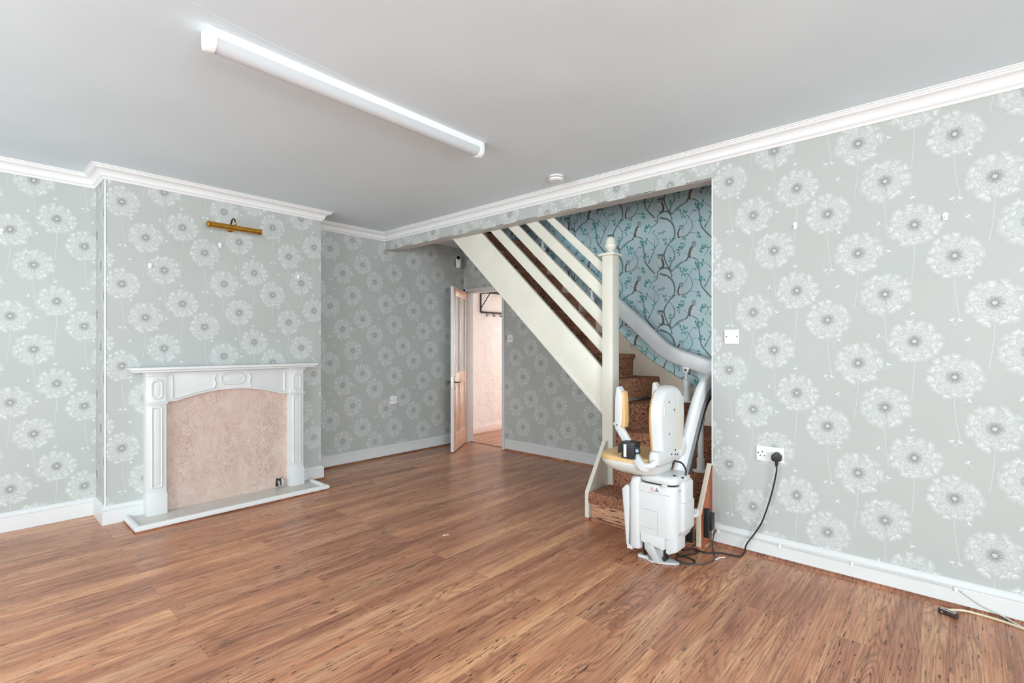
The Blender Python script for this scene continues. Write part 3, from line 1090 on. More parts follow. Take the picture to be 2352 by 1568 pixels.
COVE = [(0, 0), (0, -0.085), (0.009, -0.085), (0.013, -0.078), (0.013, -0.073), (0.018, -0.070), (0.021, -0.066)]
COVE += [(0.024 + 0.034 * (1 - math.cos(t * math.pi / 12)), -0.064 + 0.040 * math.sin(t * math.pi / 12)) for t in range(7)]
COVE += [(0.060, -0.021), (0.063, -0.021), (0.064, -0.015), (0.070, -0.013), (0.072, -0.007), (0.079, -0.005), (0.080, 0)]
E_ = 0.0005
cov = [
    ('right', (XR, YW, CEIL - E_), (0, 1, 0), (-1, 0, 0), YL - YW, 1, -1, 'long white coving above the stair opening and right wall'),
    ('far', (CX1, YL, CEIL - E_), (1, 0, 0), (0, -1, 0), XR - CX1, 0, -1, 'short white coving between chimney breast and beam'),
    ('breast', (CX0, YC, CEIL - E_), (1, 0, 0), (0, -1, 0), CX1 - CX0, -1, 1, 'white coving across the chimney breast with open mitred end'),
    ('return', (CX0, YC, CEIL - E_), (0, 1, 0), (-1, 0, 0), YL - YC, -1, -1, 'stubby white coving return on the side of the chimney breast'),
    ('alcove', (XW, YL, CEIL - E_), (1, 0, 0), (0, -1, 0), CX0 - XW, 1, -1, 'white coving in the alcove beside the chimney breast'),
]
tn = 4
for nm, p0, d, n, L, k0, k1, lab in cov:
    struct(moulding(p0, d, n, L, COVE, k0, k1).build('trim_%d' % tn, M['trim_white'], angle=25), lab, 'coving')
    tn += 1

BASE = [(0, 0), (0.018, 0), (0.018, 0.088), (0.016, 0.090), (0.016, 0.094), (0.019, 0.098), (0.019, 0.106), (0.014, 0.112), (0.006, 0.122), (0, 0.125)]
bases = [
    ('right', (XR, YW, 0), (0, 1, 0), (-1, 0, 0), YE - YW, 1, 0, 'white skirting board along the right wall'),
    ('alcove', (XW, YL, 0), (1, 0, 0), (0, -1, 0), CX0 - XW, 1, -1, 'white skirting board in the near alcove'),
    ('breast_side', (CX0, YC, 0), (0, 1, 0), (-1, 0, 0), YL - YC, -1, -1, 'white skirting return on the near side of the chimney breast'),
    ('breast', (CX0, YC, 0), (1, 0, 0), (0, -1, 0), 0.887 - CX0, -1, 0, 'short white skirting between chimney corner and fireplace'),
    ('breast_far', (2.017, YC, 0), (1, 0, 0), (0, -1, 0), CX1 - 2.017, 0, 1, 'short white skirting between fireplace and stairs side corner'),
    ('breast_far_side', (CX1, YL, 0), (0, -1, 0), (1, 0, 0), YL - YC, 1, 1, 'white skirting return on the stairs side of the chimney breast'),
    ('far', (CX1, YL, 0), (1, 0, 0), (0, -1, 0), XD - CX1, 1, -1, 'white skirting board on the wall with the single socket'),
    ('back', (XD, DY0 - 0.035, 0), (0, -1, 0), (-1, 0, 0), DY0 - 0.035 - 1.9, 0, 0, 'white skirting board under the stairs'),
]
for nm, p0, d, n, L, k0, k1, lab in bases:
    o = moulding(p0, d, n, L, BASE, k0, k1).build('baseboard_' + nm, M['white_paint'], angle=30)
    struct(o, lab, 'skirting')
QUAD = [(0.018, 0), (0.036, 0), (0.035, 0.006), (0.030, 0.012), (0.024, 0.0155), (0.018, 0.017)]
for p0, d, n, L, k0, k1, lab in [
    ((XR, YW, 0), (0, 1, 0), (-1, 0, 0), YE - YW, 1, 0, 'brown wood beading at the foot of the right wall skirting'),
    ((CX1, YL, 0), (1, 0, 0), (0, -1, 0), XD - CX1, 1, -1, 'brown wood beading below the single socket wall'),
    ((XD, DY0 - 0.05, 0), (0, -1, 0), (-1, 0, 0), DY0 - 1.95, 0, 0, 'brown wood beading at the foot of the understairs wall'),
    ((2.12, YC, 0), (1, 0, 0), (0, -1, 0), CX1 - 2.12, 0, 1, 'short brown wood beading at the far corner of the chimney breast')]:
    struct(moulding(p0, d, n, L, QUAD, k0, k1).build('trim_%d' % tn, M['scotia_wood']), lab, 'beading')
    tn += 1

# ---------------------------------------------------------------- hall beyond the door
HY = 4.975
b = MB()
b.box(XD + 0.10, 7.0, HY, HY + 0.1, 0, CEIL)
o = struct(b.build('wall_hall_far', M['plaster'], smooth=False), 'rough swirled pink plaster wall in the hall', 'wall')
b = MB()
b.box(XD + 0.10, 7.0, 3.62, 3.72, 0, CEIL)
b.box(XD + 0.0, XD + 0.1, YL, HY + 0.1, 0, CEIL)
b.box(6.85, 7.0, 3.62, 3.98, 0, CEIL)
b.box(6.85, 7.0, 4.82, HY + 0.1, 0, CEIL)
b.box(6.85, 7.0, 3.98, 4.82, 2.15, CEIL)  # unseen end opening made up to hold the added hall light
struct(b.build('wall_hall_near', M['plaster'], smooth=False), 'hall walls out of view with an added opening for the hall light', 'wall')
b = MB()
b.box(XD + 0.10, 7.0, 3.62, HY + 0.1, CEIL, CEIL + 0.1)
struct(b.build('ceiling_hall', M['ceiling_paint'], smooth=False), 'pale hall ceiling', 'ceiling')
b = moulding((XD + 0.1, HY, 0), (1, 0, 0), (0, -1, 0), 2.4, [(0, 0), (0.016, 0), (0.016, 0.085), (0.010, 0.095), (0, 0.097)])
struct(b.build('baseboard_hall', M['beige_hall'] if 'beige_hall' in M else M['white_paint']), 'painted skirting in the hall', 'skirting')

# door lining, architrave and threshold
b = MB()
b.box(XD - 0.004, XD + 0.104, DY0 - 0.002, DY0 + 0.022, 0, DZ)
b.box(XD - 0.004, XD + 0.104, DY1 - 0.022, DY1 + 0.002, 0, DZ)
b.box(XD - 0.004, XD + 0.104, DY0 - 0.002, DY1 + 0.002, DZ - 0.022, DZ + 0.002)
struct(b.build('trim_%d' % tn, M['white_paint'], bevel=0.002), 'white lining of the doorway to the hall', 'door frame')
tn += 1
b = MB()
b.box(XD - 0.018, XD, DY0 - 0.03, DY0 + 0.006, 0, DZ + 0.03)
b.box(XD - 0.018, XD, DY1 - 0.006, DY1 + 0.04, 0, DZ + 0.03)
b.box(XD - 0.018, XD, DY0 - 0.03, DY1 + 0.04, DZ - 0.006, DZ + 0.03)
struct(b.build('trim_%d' % tn, M['white_paint'], bevel=0.003), 'white architrave around the doorway', 'door frame')
tn += 1
b = MB()
b.box(XD + 0.045, XD + 0.060, DY0, DY1, -0.004, 0.003)
struct(b.build('trim_%d' % tn, M['hole_dark']), 'dark gap strip across the doorway threshold', 'threshold')
tn += 1

# the open door
HG = Vector((4.295, 4.605, 0.012))
dd = Vector((-0.832, -0.555, 0)).normalized()
dn = Vector((0.555, -0.832, 0)).normalized()       # face that looks into the hall when shut
UP = Vector((0, 0, 1))
DW, DH, DT = 0.645, 1.885, 0.036
door = thing('door_1', 'half open pine door with tall glazed panels and white painted edge', 'door', HG, kind='structure')


def dbox(mb, a0, a1, z0, z1, t0, t1, mi=0):
    c = HG + dd * ((a0 + a1) / 2) + dn * ((t0 + t1) / 2) + UP * ((z0 + z1) / 2)
    mb.obox(c, dd, dn, UP, (a1 - a0) / 2, (t1 - t0) / 2, (z1 - z0) / 2, mi)


def door_member(name, a0, a1, z0, z1):
    mb = MB()
    dbox(mb, a0, a1, z0, z1, -DT, -0.003, 0)
    dbox(mb, a0 + 0.0005, a1 - 0.0005, z0 + 0.0005, z1 - 0.0005, -0.0035, 0.0, 1)
    return mb.build(name, [M['white_paint'], M['pine_door']], door, bevel=0.0012)


ST = 0.088
door_member('stile', 0, ST, 0, DH)
door_member('stile', DW - ST, DW, 0, DH)
door_member('rail', ST, DW - ST, DH - 0.10, DH)
door_member('rail', ST, DW - ST, 0.76, 0.90)
door_member('rail', ST, DW - ST, 0, 0.20)
mid = DW / 2
door_member('muntin', mid - 0.04, mid + 0.04, 0.20, 0.76)
door_member('muntin', mid - 0.04, mid + 0.04, 0.90, DH - 0.10)
for a0, a1 in ((ST, mid - 0.04), (mid + 0.04, DW - ST)):
    mb = MB()
    dbox(mb, a0 - 0.004, a1 + 0.004, 0.90 - 0.004, DH - 0.10 + 0.004, -DT / 2 - 0.003, -DT / 2 + 0.003)
    mb.build('pane', M['frosted_glass'] if 'frosted_glass' in M else M['glass'], door)
    mb = MB()
    dbox(mb, a0 - 0.004, a1 + 0.004, 0.196, 0.764, -DT / 2 - 0.006, -DT / 2 + 0.006)
    dbox(mb, a0 + 0.03, a1 - 0.03, 0.23, 0.73, -DT / 2 - 0.012, -DT / 2 + 0.012)
    mb.build('panel', M['pine_door'], door, bevel=0.002)
for side, t in ((1, 0.0), (-1, -DT)):
    mb = MB()
    a = DW - 0.055
    dbox(mb, a - 0.019, a + 0.019, 0.70, 0.86, t - 0.004 if side < 0 else t - 0.001, t + 0.001 if side < 0 else t + 0.004)
    h = mb.build('handle_plate', M['handle_bronze'], door, bevel=0.0015)
    mb = MB()
    p = HG + dd * a + UP * 0.79 + dn * t
    mb.tube(spline([p, p + dn * side * 0.04, p + dn * side * 0.052 - dd * 0.02, p + dn * side * 0.052 - dd * 0.11], 6), 0.008, 8)
    mb.build('lever_handle', M['handle_bronze'], h)
mb = MB()
dbox(mb, DW - 0.001, DW + 0.002, 0.73, 0.85, -DT / 2 - 0.011, -DT / 2 + 0.009)
mb.build('latch_plate', M['chrome'], door)

# coat rack on the hall wall
rk = thing('coat_rack', 'black iron coat rack with hooks on the hall plaster wall', 'coat rack', (5.2, HY, 1.68))
for x in (4.90, 5.62):
    mb = MB()
    mb.box(x - 0.010, x + 0.010, HY - 0.014, HY, 1.69, 1.955)
    mb.box(x - 0.010, x + 0.010, HY - 0.24, HY, 1.945, 1.960)
    mb.tube([(x, HY - 0.012, 1.745), (x, HY - 0.19, 1.945)], 0.007, 8)
    mb.build('bracket', M['black_iron'], rk)
mb = MB()
mb.box(4.90, 5.62, HY - 0.030, HY - 0.004, 1.680, 1.702)
mb.build('hook_rail', M['black_iron'], rk, bevel=0.002)
for q in range(4):
    mb = MB()
    mb.box(4.90, 5.62, HY - 0.24 + q * 0.062, HY - 0.24 + q * 0.062 + 0.022, 1.960, 1.968)
    mb.build('shelf_bar', M['black_iron'], rk)
for x in (4.99, 5.13, 5.27, 5.41):
    mb = MB()
    mb.tube(spline([(x, HY - 0.026, 1.69), (x, HY - 0.03, 1.655), (x, HY - 0.05, 1.64), (x, HY - 0.066, 1.66)], 5), 0.006, 7)
    mb.build('hook', M['black_iron'], rk)


# ---------------------------------------------------------------- fireplace
fp = thing('fireplace_surround', 'white painted timber fire surround with arched header and mantel shelf', 'fireplace', (1.45, 4.28, 0.02))
mb = MB()
mb.box(0.79, 2.112, 4.170, YC, 1.052, 1.072)
mb.box(0.806, 2.096, 4.186, YC, 1.036, 1.0525)
mb.build('mantel_shelf', M['white_paint'], fp, bevel=0.005, segs=3)


def bead_loop(mb, pts, y, r=0.0045):
    P = [Vector((x, y, z)) for x, z in pts]
    P = P + [P[0], P[1]]
    mb.tube(P, r, 6)


HZ = 0.022       # top of the hearth slab
for x0, x1 in ((0.886, 1.006), (1.894, 2.014)):
    mb = MB()
    mb.box(x0, x1, 4.245, YC, HZ, 1.036)
    p = mb.build('pilaster', M['white_paint'], fp, bevel=0.002)
    mb = MB()
    mb.box(x0 - 0.002, x1 + 0.002, 4.228, YC - 0.001, HZ, 0.160)
    mb.prism([(4.228, 0.160), (4.245, 0.178), (YC - 0.001, 0.178), (YC - 0.001, 0.160)], 'x', x0 - 0.002, x1 + 0.002)
    mb.build('plinth', M['white_paint'], p, bevel=0.0015)
    mb = MB()
    mb.box(x0 - 0.006, x1 + 0.006, 4.232, YC - 0.001, 0.806, 0.818)
    mb.box(x0 - 0.011, x1 + 0.011, 4.226, YC - 0.001, 0.818, 0.826)
    mb.build('collar', M['white_paint'], p, bevel=0.0015)
    mb = MB()
    mb.box(x0 - 0.006, x1 + 0.006, 4.234, YC - 0.001, 1.008, 1.022)
    mb.box(x0 - 0.014, x1 + 0.014, 4.222, YC - 0.001, 1.022, 1.037)
    mb.build('capital', M['white_paint'], p, bevel=0.002)
    cxp = (x0 + x1) / 2
    mb = MB()
    bead_loop(mb, rrect(cxp - 0.030, cxp + 0.030, 0.215, 0.785, 0.004, 2), 4.243, 0.008)
    mb.box(cxp - 0.018, cxp + 0.018, 4.240, 4.246, 0.230, 0.770)
    mb.build('fluted_panel', M['white_paint'], p, bevel=0.002)
    mb = MB()
    bead_loop(mb, rrect(cxp - 0.030, cxp + 0.030, 0.846, 0.978, 0.03, 8), 4.243, 0.008)
    mb.prism(rrect(cxp - 0.017, cxp + 0.017, 0.864, 0.960, 0.017, 8), 'y', 4.240, 4.246)
    mb.build('oval_panel', M['white_paint'], p, bevel=0.002)
# arched header
cxh = 1.45
A0, A1 = 1.070, 1.83
arch = [(cxh + (A1 - A0) / 2 * -math.cos(math.pi * t / 24), 0) for t in range(25)]
archz = lambda x: 0.818 + 0.066 * (1 - ((x - cxh) / ((A1 - A0) / 2)) ** 2)
poly = [(1.004, 1.036), (1.004, 0.818)] + [(x, archz(x)) for x, _ in arch] + [(1.896, 0.818), (1.896, 1.036)]
mb = MB()
mb.prism(poly, 'y', 4.262, YC - 0.002)
hd = mb.build('header', M['white_paint'], fp, bevel=0.0015)
for sx in (-1, 1):
    xa, xb = cxh + sx * 0.405, cxh + sx * 0.135
    top = 1.010
    lower = [(xa + (xb - xa) * t / 10, archz(max(A0, min(A1, xa + (xb - xa) * t / 10))) + 0.022) for t in range(11)]
    path = [(xa, top)] + [(xa, 0.93)] + lower[0:] + [(xb - sx * 0.014, 0.935), (xb - sx * 0.002, 0.968), (xb - sx * 0.012, 1.0)]
    mb = MB()
    mb.tube([(x, 4.260, z) for x, z in path], 0.0075, 8)
    mb.build('bead_moulding', M['white_paint'], hd)
mb = MB()
bead_loop(mb, rrect(cxh - 0.085, cxh + 0.085, 0.925, 1.005, 0.04, 8), 4.260, 0.008)
mb.prism(rrect(cxh - 0.066, cxh + 0.066, 0.942, 0.988, 0.023, 8), 'y', 4.257, 4.263)
mb.build('oval_panel', M['white_paint'], hd, bevel=0.002)
mb = MB()
mb.box(1.003, 1.897, 4.300, YC - 0.001, HZ, 0.90)
pn = mb.build('infill_panel', M['marble'], fp)
pn['label'] = 'pink marbled board closing the fire opening'
# hole with torn gas fitting at the foot of the board
mb = MB()
hx, hz = 1.83, 0.062
mb.prism([(hx - 0.032, hz - 0.035), (hx + 0.028, hz - 0.030), (hx + 0.034, hz + 0.01), (hx + 0.026, hz + 0.036), (hx - 0.004, hz + 0.028), (hx - 0.026, hz + 0.038), (hx - 0.03, hz)], 'y', 4.2985, 4.3005)
hp = mb.build('broken_hole', M['hole_dark'], pn)
mb = MB()
mb.box(hx + 0.012, hx + 0.022, 4.270, 4.300, hz - 0.03, hz + 0.026)
mb.box(hx + 0.012, hx + 0.026, 4.290, 4.300, hz + 0.022, hz + 0.03)
mb.build('loose_bracket', M['lift_grey'], hp)
mb = MB()
mb.tube(spline([(hx - 0.012, 4.30, hz + 0.015), (hx - 0.012, 4.275, hz + 0.005), (hx - 0.016, 4.262, hz - 0.02), (hx - 0.02, 4.25, HZ + 0.008)], 5), 0.007, 8)
mb.lathe((hx - 0.012, 4.285, hz + 0.004), [(0.011, -0.008), (0.011, 0.008)], (0, 1, 0.3), 8)
mb.build('pipe_stub', M['chrome'], hp)

he = thing('hearth', 'low grey hearth slab edged with white trim in front of the fireplace', 'hearth', (1.44, 4.15, 0.0))
mb = MB()
mb.box(0.80, 2.075, 4.00, YC, 0.0, HZ)
mb.build('slab', M['hearth_grey'], he)
TR = [(-0.016, 0.012), (0.016, 0.012), (0.018, 0.030), (0.012, 0.040), (0.004, 0.043), (-0.010, 0.042), (-0.016, 0.032)]
mb = MB()
hx0, hx1, hy0 = 0.785, 2.092, 3.985
# front and two side lengths with mitred corners
def trim_len(mb, p0, p1, prof, n, m0, m1):
    p0, p1, n = Vector(p0), Vector(p1), Vector(n)
    d = (p1 - p0).normalized()
    mb.loft([[p0 + d * (m0 * a) + n * a + Vector((0, 0, z)) for a, z in prof], [p1 + d * (m1 * a) + n * a + Vector((0, 0, z)) for a, z in prof]])
trim_len(mb, (hx0, hy0, 0), (hx1, hy0, 0), TR, (0, -1, 0), -1, 1)
mb.build('trim', M['white_paint'], he)
mb = MB()
trim_len(mb, (hx0, hy0, 0), (hx0, YC - 0.022, 0), TR, (-1, 0, 0), -1, 0)
mb.build('trim', M['white_paint'], he)
mb = MB()
trim_len(mb, (hx1, hy0, 0), (hx1, YC - 0.07, 0), TR, (1, 0, 0), -1, 0)
mb.build('trim', M['white_paint'], he)
mb = MB()
mb.box(hx0 - 0.016, hx1 + 0.016, hy0 - 0.016, hy0 + 0.012, 0, 0.013)
mb.box(hx0 - 0.016, hx0 + 0.012, hy0, YC - 0.03, 0, 0.013)
mb.box(hx1 - 0.012, hx1 + 0.016, hy0, YC - 0.08, 0, 0.013)
mb.build('wood_edge', M['scotia_wood'], he)

# ---------------------------------------------------------------- picture light
pl = thing('picture_light', 'brass picture light on a curved arm above the fireplace', 'wall light', (1.47, YC, 2.13))
ly, lz = 4.215, 2.148
mb = MB()
prof = [(0.0215, -0.185), (0.0215, 0.185)]
mb.lathe((1.455, ly, lz), prof, (1, 0, 0), 20)
mb.build('shade', M['brass'], pl)
for s in (-1, 1):
    mb = MB()
    mb.lathe((1.455 + s * 0.184, ly, lz), [(0.024, 0.0), (0.025, 0.008), (0.018, 0.014), (0.007, 0.019), (0.002, 0.021)], (s, 0, 0), 18)
    mb.build('end_cap', M['brass'], pl)
mb = MB()
mb.tube(spline([(1.455, YC - 0.004, 2.165), (1.455, YC - 0.03, 2.195), (1.455, YC - 0.06, 2.225), (1.455, YC - 0.10, 2.222), (1.455, ly + 0.004, 2.190), (1.455, ly, 2.168)], 6), 0.006, 8)
mb.build('arm', M['bronze_dark'], pl)
mb = MB()
mb.lathe((1.455, ly, 2.166), [(0.010, 0), (0.006, 0.01), (0.009, 0.016), (0.006, 0.032)], (0, 0, 1), 12)
mb.build('joint', M['brass'], pl)
mb = MB()
mb.lathe((1.455, YC, 2.165), [(0.030, 0), (0.030, 0.006), (0.022, 0.012), (0.008, 0.014)], (0, -1, 0), 18)
mb.build('wall_plate', M['brass'], pl)
mb = MB()
mb.box(1.625, 1.632, ly - 0.026, ly - 0.014, lz - 0.024, lz - 0.016)
mb.build('switch', M['black_plastic'], pl)

# ---------------------------------------------------------------- ceiling batten lamp (switched off)
bl = thing('batten_light', 'long white fluorescent batten lamp fixed to the ceiling', 'ceiling light', (1.38, 2.15, CEIL))
FX0, FX1, FY, FW, FH = 0.632, 2.118, 2.152, 0.034, 0.085
mb = MB()
body = [(FY - FW, CEIL), (FY - FW * 1.02, CEIL - 0.040), (FY + FW * 1.02, CEIL - 0.040), (FY + FW, CEIL)]
mb.prism(body, 'x', FX0 + 0.03, FX1 - 0.03)
mb.build('spine', M['plate_white'], bl)
mb = MB()
dif = [(FY - FW * 1.04, CEIL - 0.036)] + [(FY + FW * 1.04 * -math.cos(math.pi * t / 14), CEIL - 0.042 - 0.040 * math.sin(math.pi * t / 14)) for t in range(15)] + [(FY + FW * 1.04, CEIL - 0.036)]
mb.prism(dif, 'x', FX0 + 0.028, FX1 - 0.028)
mb.build('diffuser', M['tube_diffuser'], bl)
for xa, xb in ((FX0, FX0 + 0.034), (FX1 - 0.034, FX1)):
    mb = MB()
    cap = [(FY - FW * 1.10, CEIL - 0.0005), (FY - FW * 1.12, CEIL - 0.040)] + [(FY + FW * 1.12 * -math.cos(math.pi * t / 14), CEIL - 0.042 - 0.044 * math.sin(math.pi * t / 14)) for t in range(15)] + [(FY + FW * 1.12, CEIL - 0.040), (FY + FW * 1.10, CEIL - 0.0005)]
    mb.prism(cap, 'x', xa, xb)
    mb.build('end_cap', M['plate_white'], bl, bevel=0.002)

# ---------------------------------------------------------------- smoke alarm
sa = thing('smoke_alarm', 'round white smoke alarm on the ceiling beside the coving', 'smoke alarm', (2.885, 2.15, CEIL))
mb = MB()
mb.lathe((2.885, 2.15, CEIL), [(0.050, 0), (0.052, -0.010), (0.046, -0.012)], (0, 0, 1), 32)
mb.build('base', M['plate_white'], sa)
mb = MB()
mb.lathe((2.885, 2.15, CEIL), [(0.044, -0.010), (0.044, -0.018)], (0, 0, 1), 32)
mb.build('vent_gap', M['hole_dark'], sa)
mb = MB()
mb.lathe((2.885, 2.15, CEIL), [(0.050, -0.017), (0.053, -0.021), (0.050, -0.030), (0.036, -0.037), (0.001, -0.038)], (0, 0, 1), 32)
mb.build('cover', M['plate_white'], sa)
mb = MB()
mb.lathe((2.878, 2.143, CEIL), [(0.0185, -0.036), (0.0185, -0.0395), (0.014, -0.040)], (0, 0, 1), 24)
mb.build('button_ring', M['black_plastic'], sa)
mb = MB()
mb.lathe((2.878, 2.143, CEIL), [(0.0155, -0.037), (0.0155, -0.0415), (0.001, -0.043)], (0, 0, 1), 24)
mb.build('test_button', M['plate_white'], sa)

# ---------------------------------------------------------------- switch and sockets


def screw(mb, c, n):
    mb.lathe(c, [(0.0038, 0.0), (0.0038, 0.0016)], n, 10)


sw = thing('light_switch', 'white double rocker light switch beside the stair opening', 'light switch', (XR, 1.010, 1.237))
mb = MB()
mb.box(XR - 0.009, XR, 1.010 - 0.043, 1.010 + 0.043, 1.237, 1.323)
mb.build('plate', M['plate_white'], sw, bevel=0.003)
for s in (-1, 1):
    mb = MB()
    mb.obox((XR - 0.0105, 1.010 + s * 0.0125, 1.280), (1, 0, 0.12), (0, 1, 0), (-0.12, 0, 1), 0.003, 0.0092, 0.0125)
    mb.build('rocker', M['plate_white'], sw, bevel=0.001)
    mb = MB()
    screw(mb, (XR - 0.009, 1.010 + s * 0.031, 1.280), (-1, 0, 0))
    mb.build('screw', M['hole_dark'], sw)

sk = thing('double_socket', 'white double wall socket with a black plug in it', 'wall socket', (XR, 0.797, 0.555))
SY, SZ = 0.797, 0.598
mb = MB()
mb.box(XR - 0.009, XR, SY - 0.073, SY + 0.073, SZ - 0.043, SZ + 0.043)
mb.build('plate', M['plate_white'], sk, bevel=0.003)
for s in (-1, 1):
    mb = MB()
    mb.obox((XR - 0.0105, SY + s * 0.0095, SZ + 0.012), (1, 0, 0.14), (0, 1, 0), (-0.14, 0, 1), 0.0028, 0.0062, 0.011)
    mb.build('rocker', M['plate_white'], sk, bevel=0.001)
for dy, dz, hy_, hz_ in ((0.040, 0.010, 0.0028, 0.0042), (0.051, -0.012, 0.0045, 0.0024), (0.029, -0.012, 0.0045, 0.0024),
                         (-0.040, 0.010, 0.0028, 0.0042)):
    mb = MB()
    mb.box(XR - 0.0094, XR - 0.008, SY + dy - hy_, SY + dy + hy_, SZ + dz - hz_, SZ + dz + hz_)
    mb.build('pin_hole', M['hole_dark'], sk)
mb = MB()
screw(mb, (XR - 0.009, SY + 0.0625, SZ + 0.002), (-1, 0, 0))
mb.build('screw', M['hole_dark'], sk)


def single_socket(loc, U, N, label, group=None):
    loc, U, N = Vector(loc), Vector(U), Vector(N)
    t = thing('single_socket', label, 'wall socket', loc)
    c = loc + Vector((0, 0, 0.043))
    mb = MB()
    mb.obox(c + N * 0.0045, U, N, UP, 0.043, 0.0045, 0.043)
    mb.build('plate', M['plate_white'], t, bevel=0.003)
    for du, dz, hu, hz_ in ((0, 0.014, 0.0032, 0.0055), (-0.011, -0.010, 0.005, 0.0028), (0.011, -0.010, 0.005, 0.0028)):
        mb = MB()
        mb.obox(c + U * du + UP * dz + N * 0.0088, U, N, UP, hu, 0.0008, hz_)
        mb.build('pin_hole', M['hole_dark'], t)
    for s in (-1, 1):
        mb = MB()
        screw(mb, c + U * (0.031 * s) + N * 0.009, N)
        mb.build('screw', M['hole_dark'], t)
    mb = MB()
    mb.obox(c + U * 0.0 + UP * 0.031 + N * 0.0095, U, N, UP, 0.007, 0.0022, 0.005)
    mb.build('rocker', M['plate_white'], t)
    return t


single_socket((3.24, YL, 0.575), (1, 0, 0), (0, -1, 0), 'white single wall socket on the papered wall left of the door')
single_socket((XD, 3.868, 1.262), (0, -1, 0), (-1, 0, 0), 'white single wall socket under the stairs beside the doorway')

# ---------------------------------------------------------------- camera in the corner
cm = thing('wall_camera', 'slim white sensor camera with black lens above the door', 'camera', (4.12, 4.60, 2.19))
ca = Vector((-0.62, -0.78, 0)).normalized()
cs_ = Vector((ca.y, -ca.x, 0))
cc = Vector((4.145, 4.60, 2.262))
mb = MB()
ring = rrect(-0.028, 0.028, -0.078, 0.078, 0.027, 6)
mb.loft([[cc + cs_ * a + UP * b_ + ca * d_ for a, b_ in ring] for d_ in (-0.016, 0.016)])
mb.build('body', M['plate_white'], cm, bevel=0.004)
mb = MB()
mb.lathe(cc + ca * 0.016 + UP * 0.05, [(0.0225, 0), (0.0225, 0.004), (0.012, 0.006), (0.006, 0.003), (0.001, 0.003)], ca, 20)
mb.build('lens', M['lens_black'], cm)
mb = MB()
mb.lathe(cc + ca * 0.016 + UP * 0.018, [(0.004, 0), (0.004, 0.0012)], ca, 10)
mb.build('sensor', M['lens_black'], cm)
mb = MB()
mb.tube([cc - ca * 0.015, cc - ca * 0.02 + Vector((0.03, 0.04, 0)), (4.19, YL, 2.25)], 0.009, 8)
mb.build('mount', M['plate_white'], cm)

# ---------------------------------------------------------------- adhesive wall hooks


def wall_hook(loc, U, N, label):
    loc, U, N = Vector(loc), Vector(U), Vector(N)
    t = thing('wall_hook', label, 'hook', loc - UP * 0.022)
    mb = MB()
    pts = [loc + U * a + UP * b_ for a, b_ in ([(0.011 * math.cos(q), 0.008 + 0.011 * math.sin(q)) for q in [math.pi * i / 8 for i in range(9)]] + [(-0.0075, -0.018), (0.0075, -0.018)])]
    mb.loft([pts, [p + N * 0.004 for p in pts]])
    mb.build('backplate', M['plate_white'], t, bevel=0.001)
    mb = MB()
    mb.tube(spline([loc + N * 0.003 + UP * 0.006, loc + N * 0.009 - UP * 0.004, loc + N * 0.013 - UP * 0.010, loc + N * 0.017 - UP * 0.002], 4), 0.003, 7)
    mb.build('peg', M['plate_white'], t)


wall_hook((XR, 0.034, 1.843), (0, -1, 0), (-1, 0, 0), 'small white adhesive hook on the right wall, farther from the stair opening')
wall_hook((XR, 0.670, 1.901), (0, -1, 0), (-1, 0, 0), 'small white adhesive hook on the right wall, nearer the stair opening')
wall_hook((0.928, YC, 1.803), (1, 0, 0), (0, -1, 0), 'small white adhesive hook on the chimney breast near its beaded corner')
wall_hook((1.385, YC, 2.020), (1, 0, 0), (0, -1, 0), 'small white adhesive hook just below the picture light')
wall_hook((2.012, YC, 1.832), (1, 0, 0), (0, -1, 0), 'small white adhesive hook on the chimney breast near the far alcove')
wall_hook((0.191, YL, 1.975), (1, 0, 0), (0, -1, 0), 'small white adhesive hook on the near alcove wall')

# ---------------------------------------------------------------- staircase
stc = thing('staircase', 'winding staircase with brown patterned carpet and cream slatted balustrade', 'staircase', (3.55, 2.2, 0.0))
SX0, SX1 = 3.275, 4.04
RISE = 0.19
z_of = lambda k: RISE * k + 0.01


def carpet_prism(poly, z0, z1, name='step'):
    mb = MB()
    mb.prism(poly, 'z', z0, z1)
    org = ORG[stc]
    bm = bmesh.new()
    vv = [bm.verts.new(p - org) for p in mb.v]
    for f in mb.f:
        bm.faces.new([vv[i] for i in f])
    bmesh.ops.recalc_face_normals(bm, faces=bm.faces)
    top = max(v.co.z for v in bm.verts)
    es = [e for e in bm.edges if all(abs(v.co.z - top) < 1e-5 for v in e.verts)]
    bmesh.ops.bevel(bm, geom=es, offset=0.02, segments=4, profile=0.5, affect='EDGES', clamp_overlap=True)
    finish(bm)
    me = bpy.data.meshes.new(name)
    bm.to_mesh(me)
    bm.free()
    return link(name, me, [M['carpet']], stc, org)


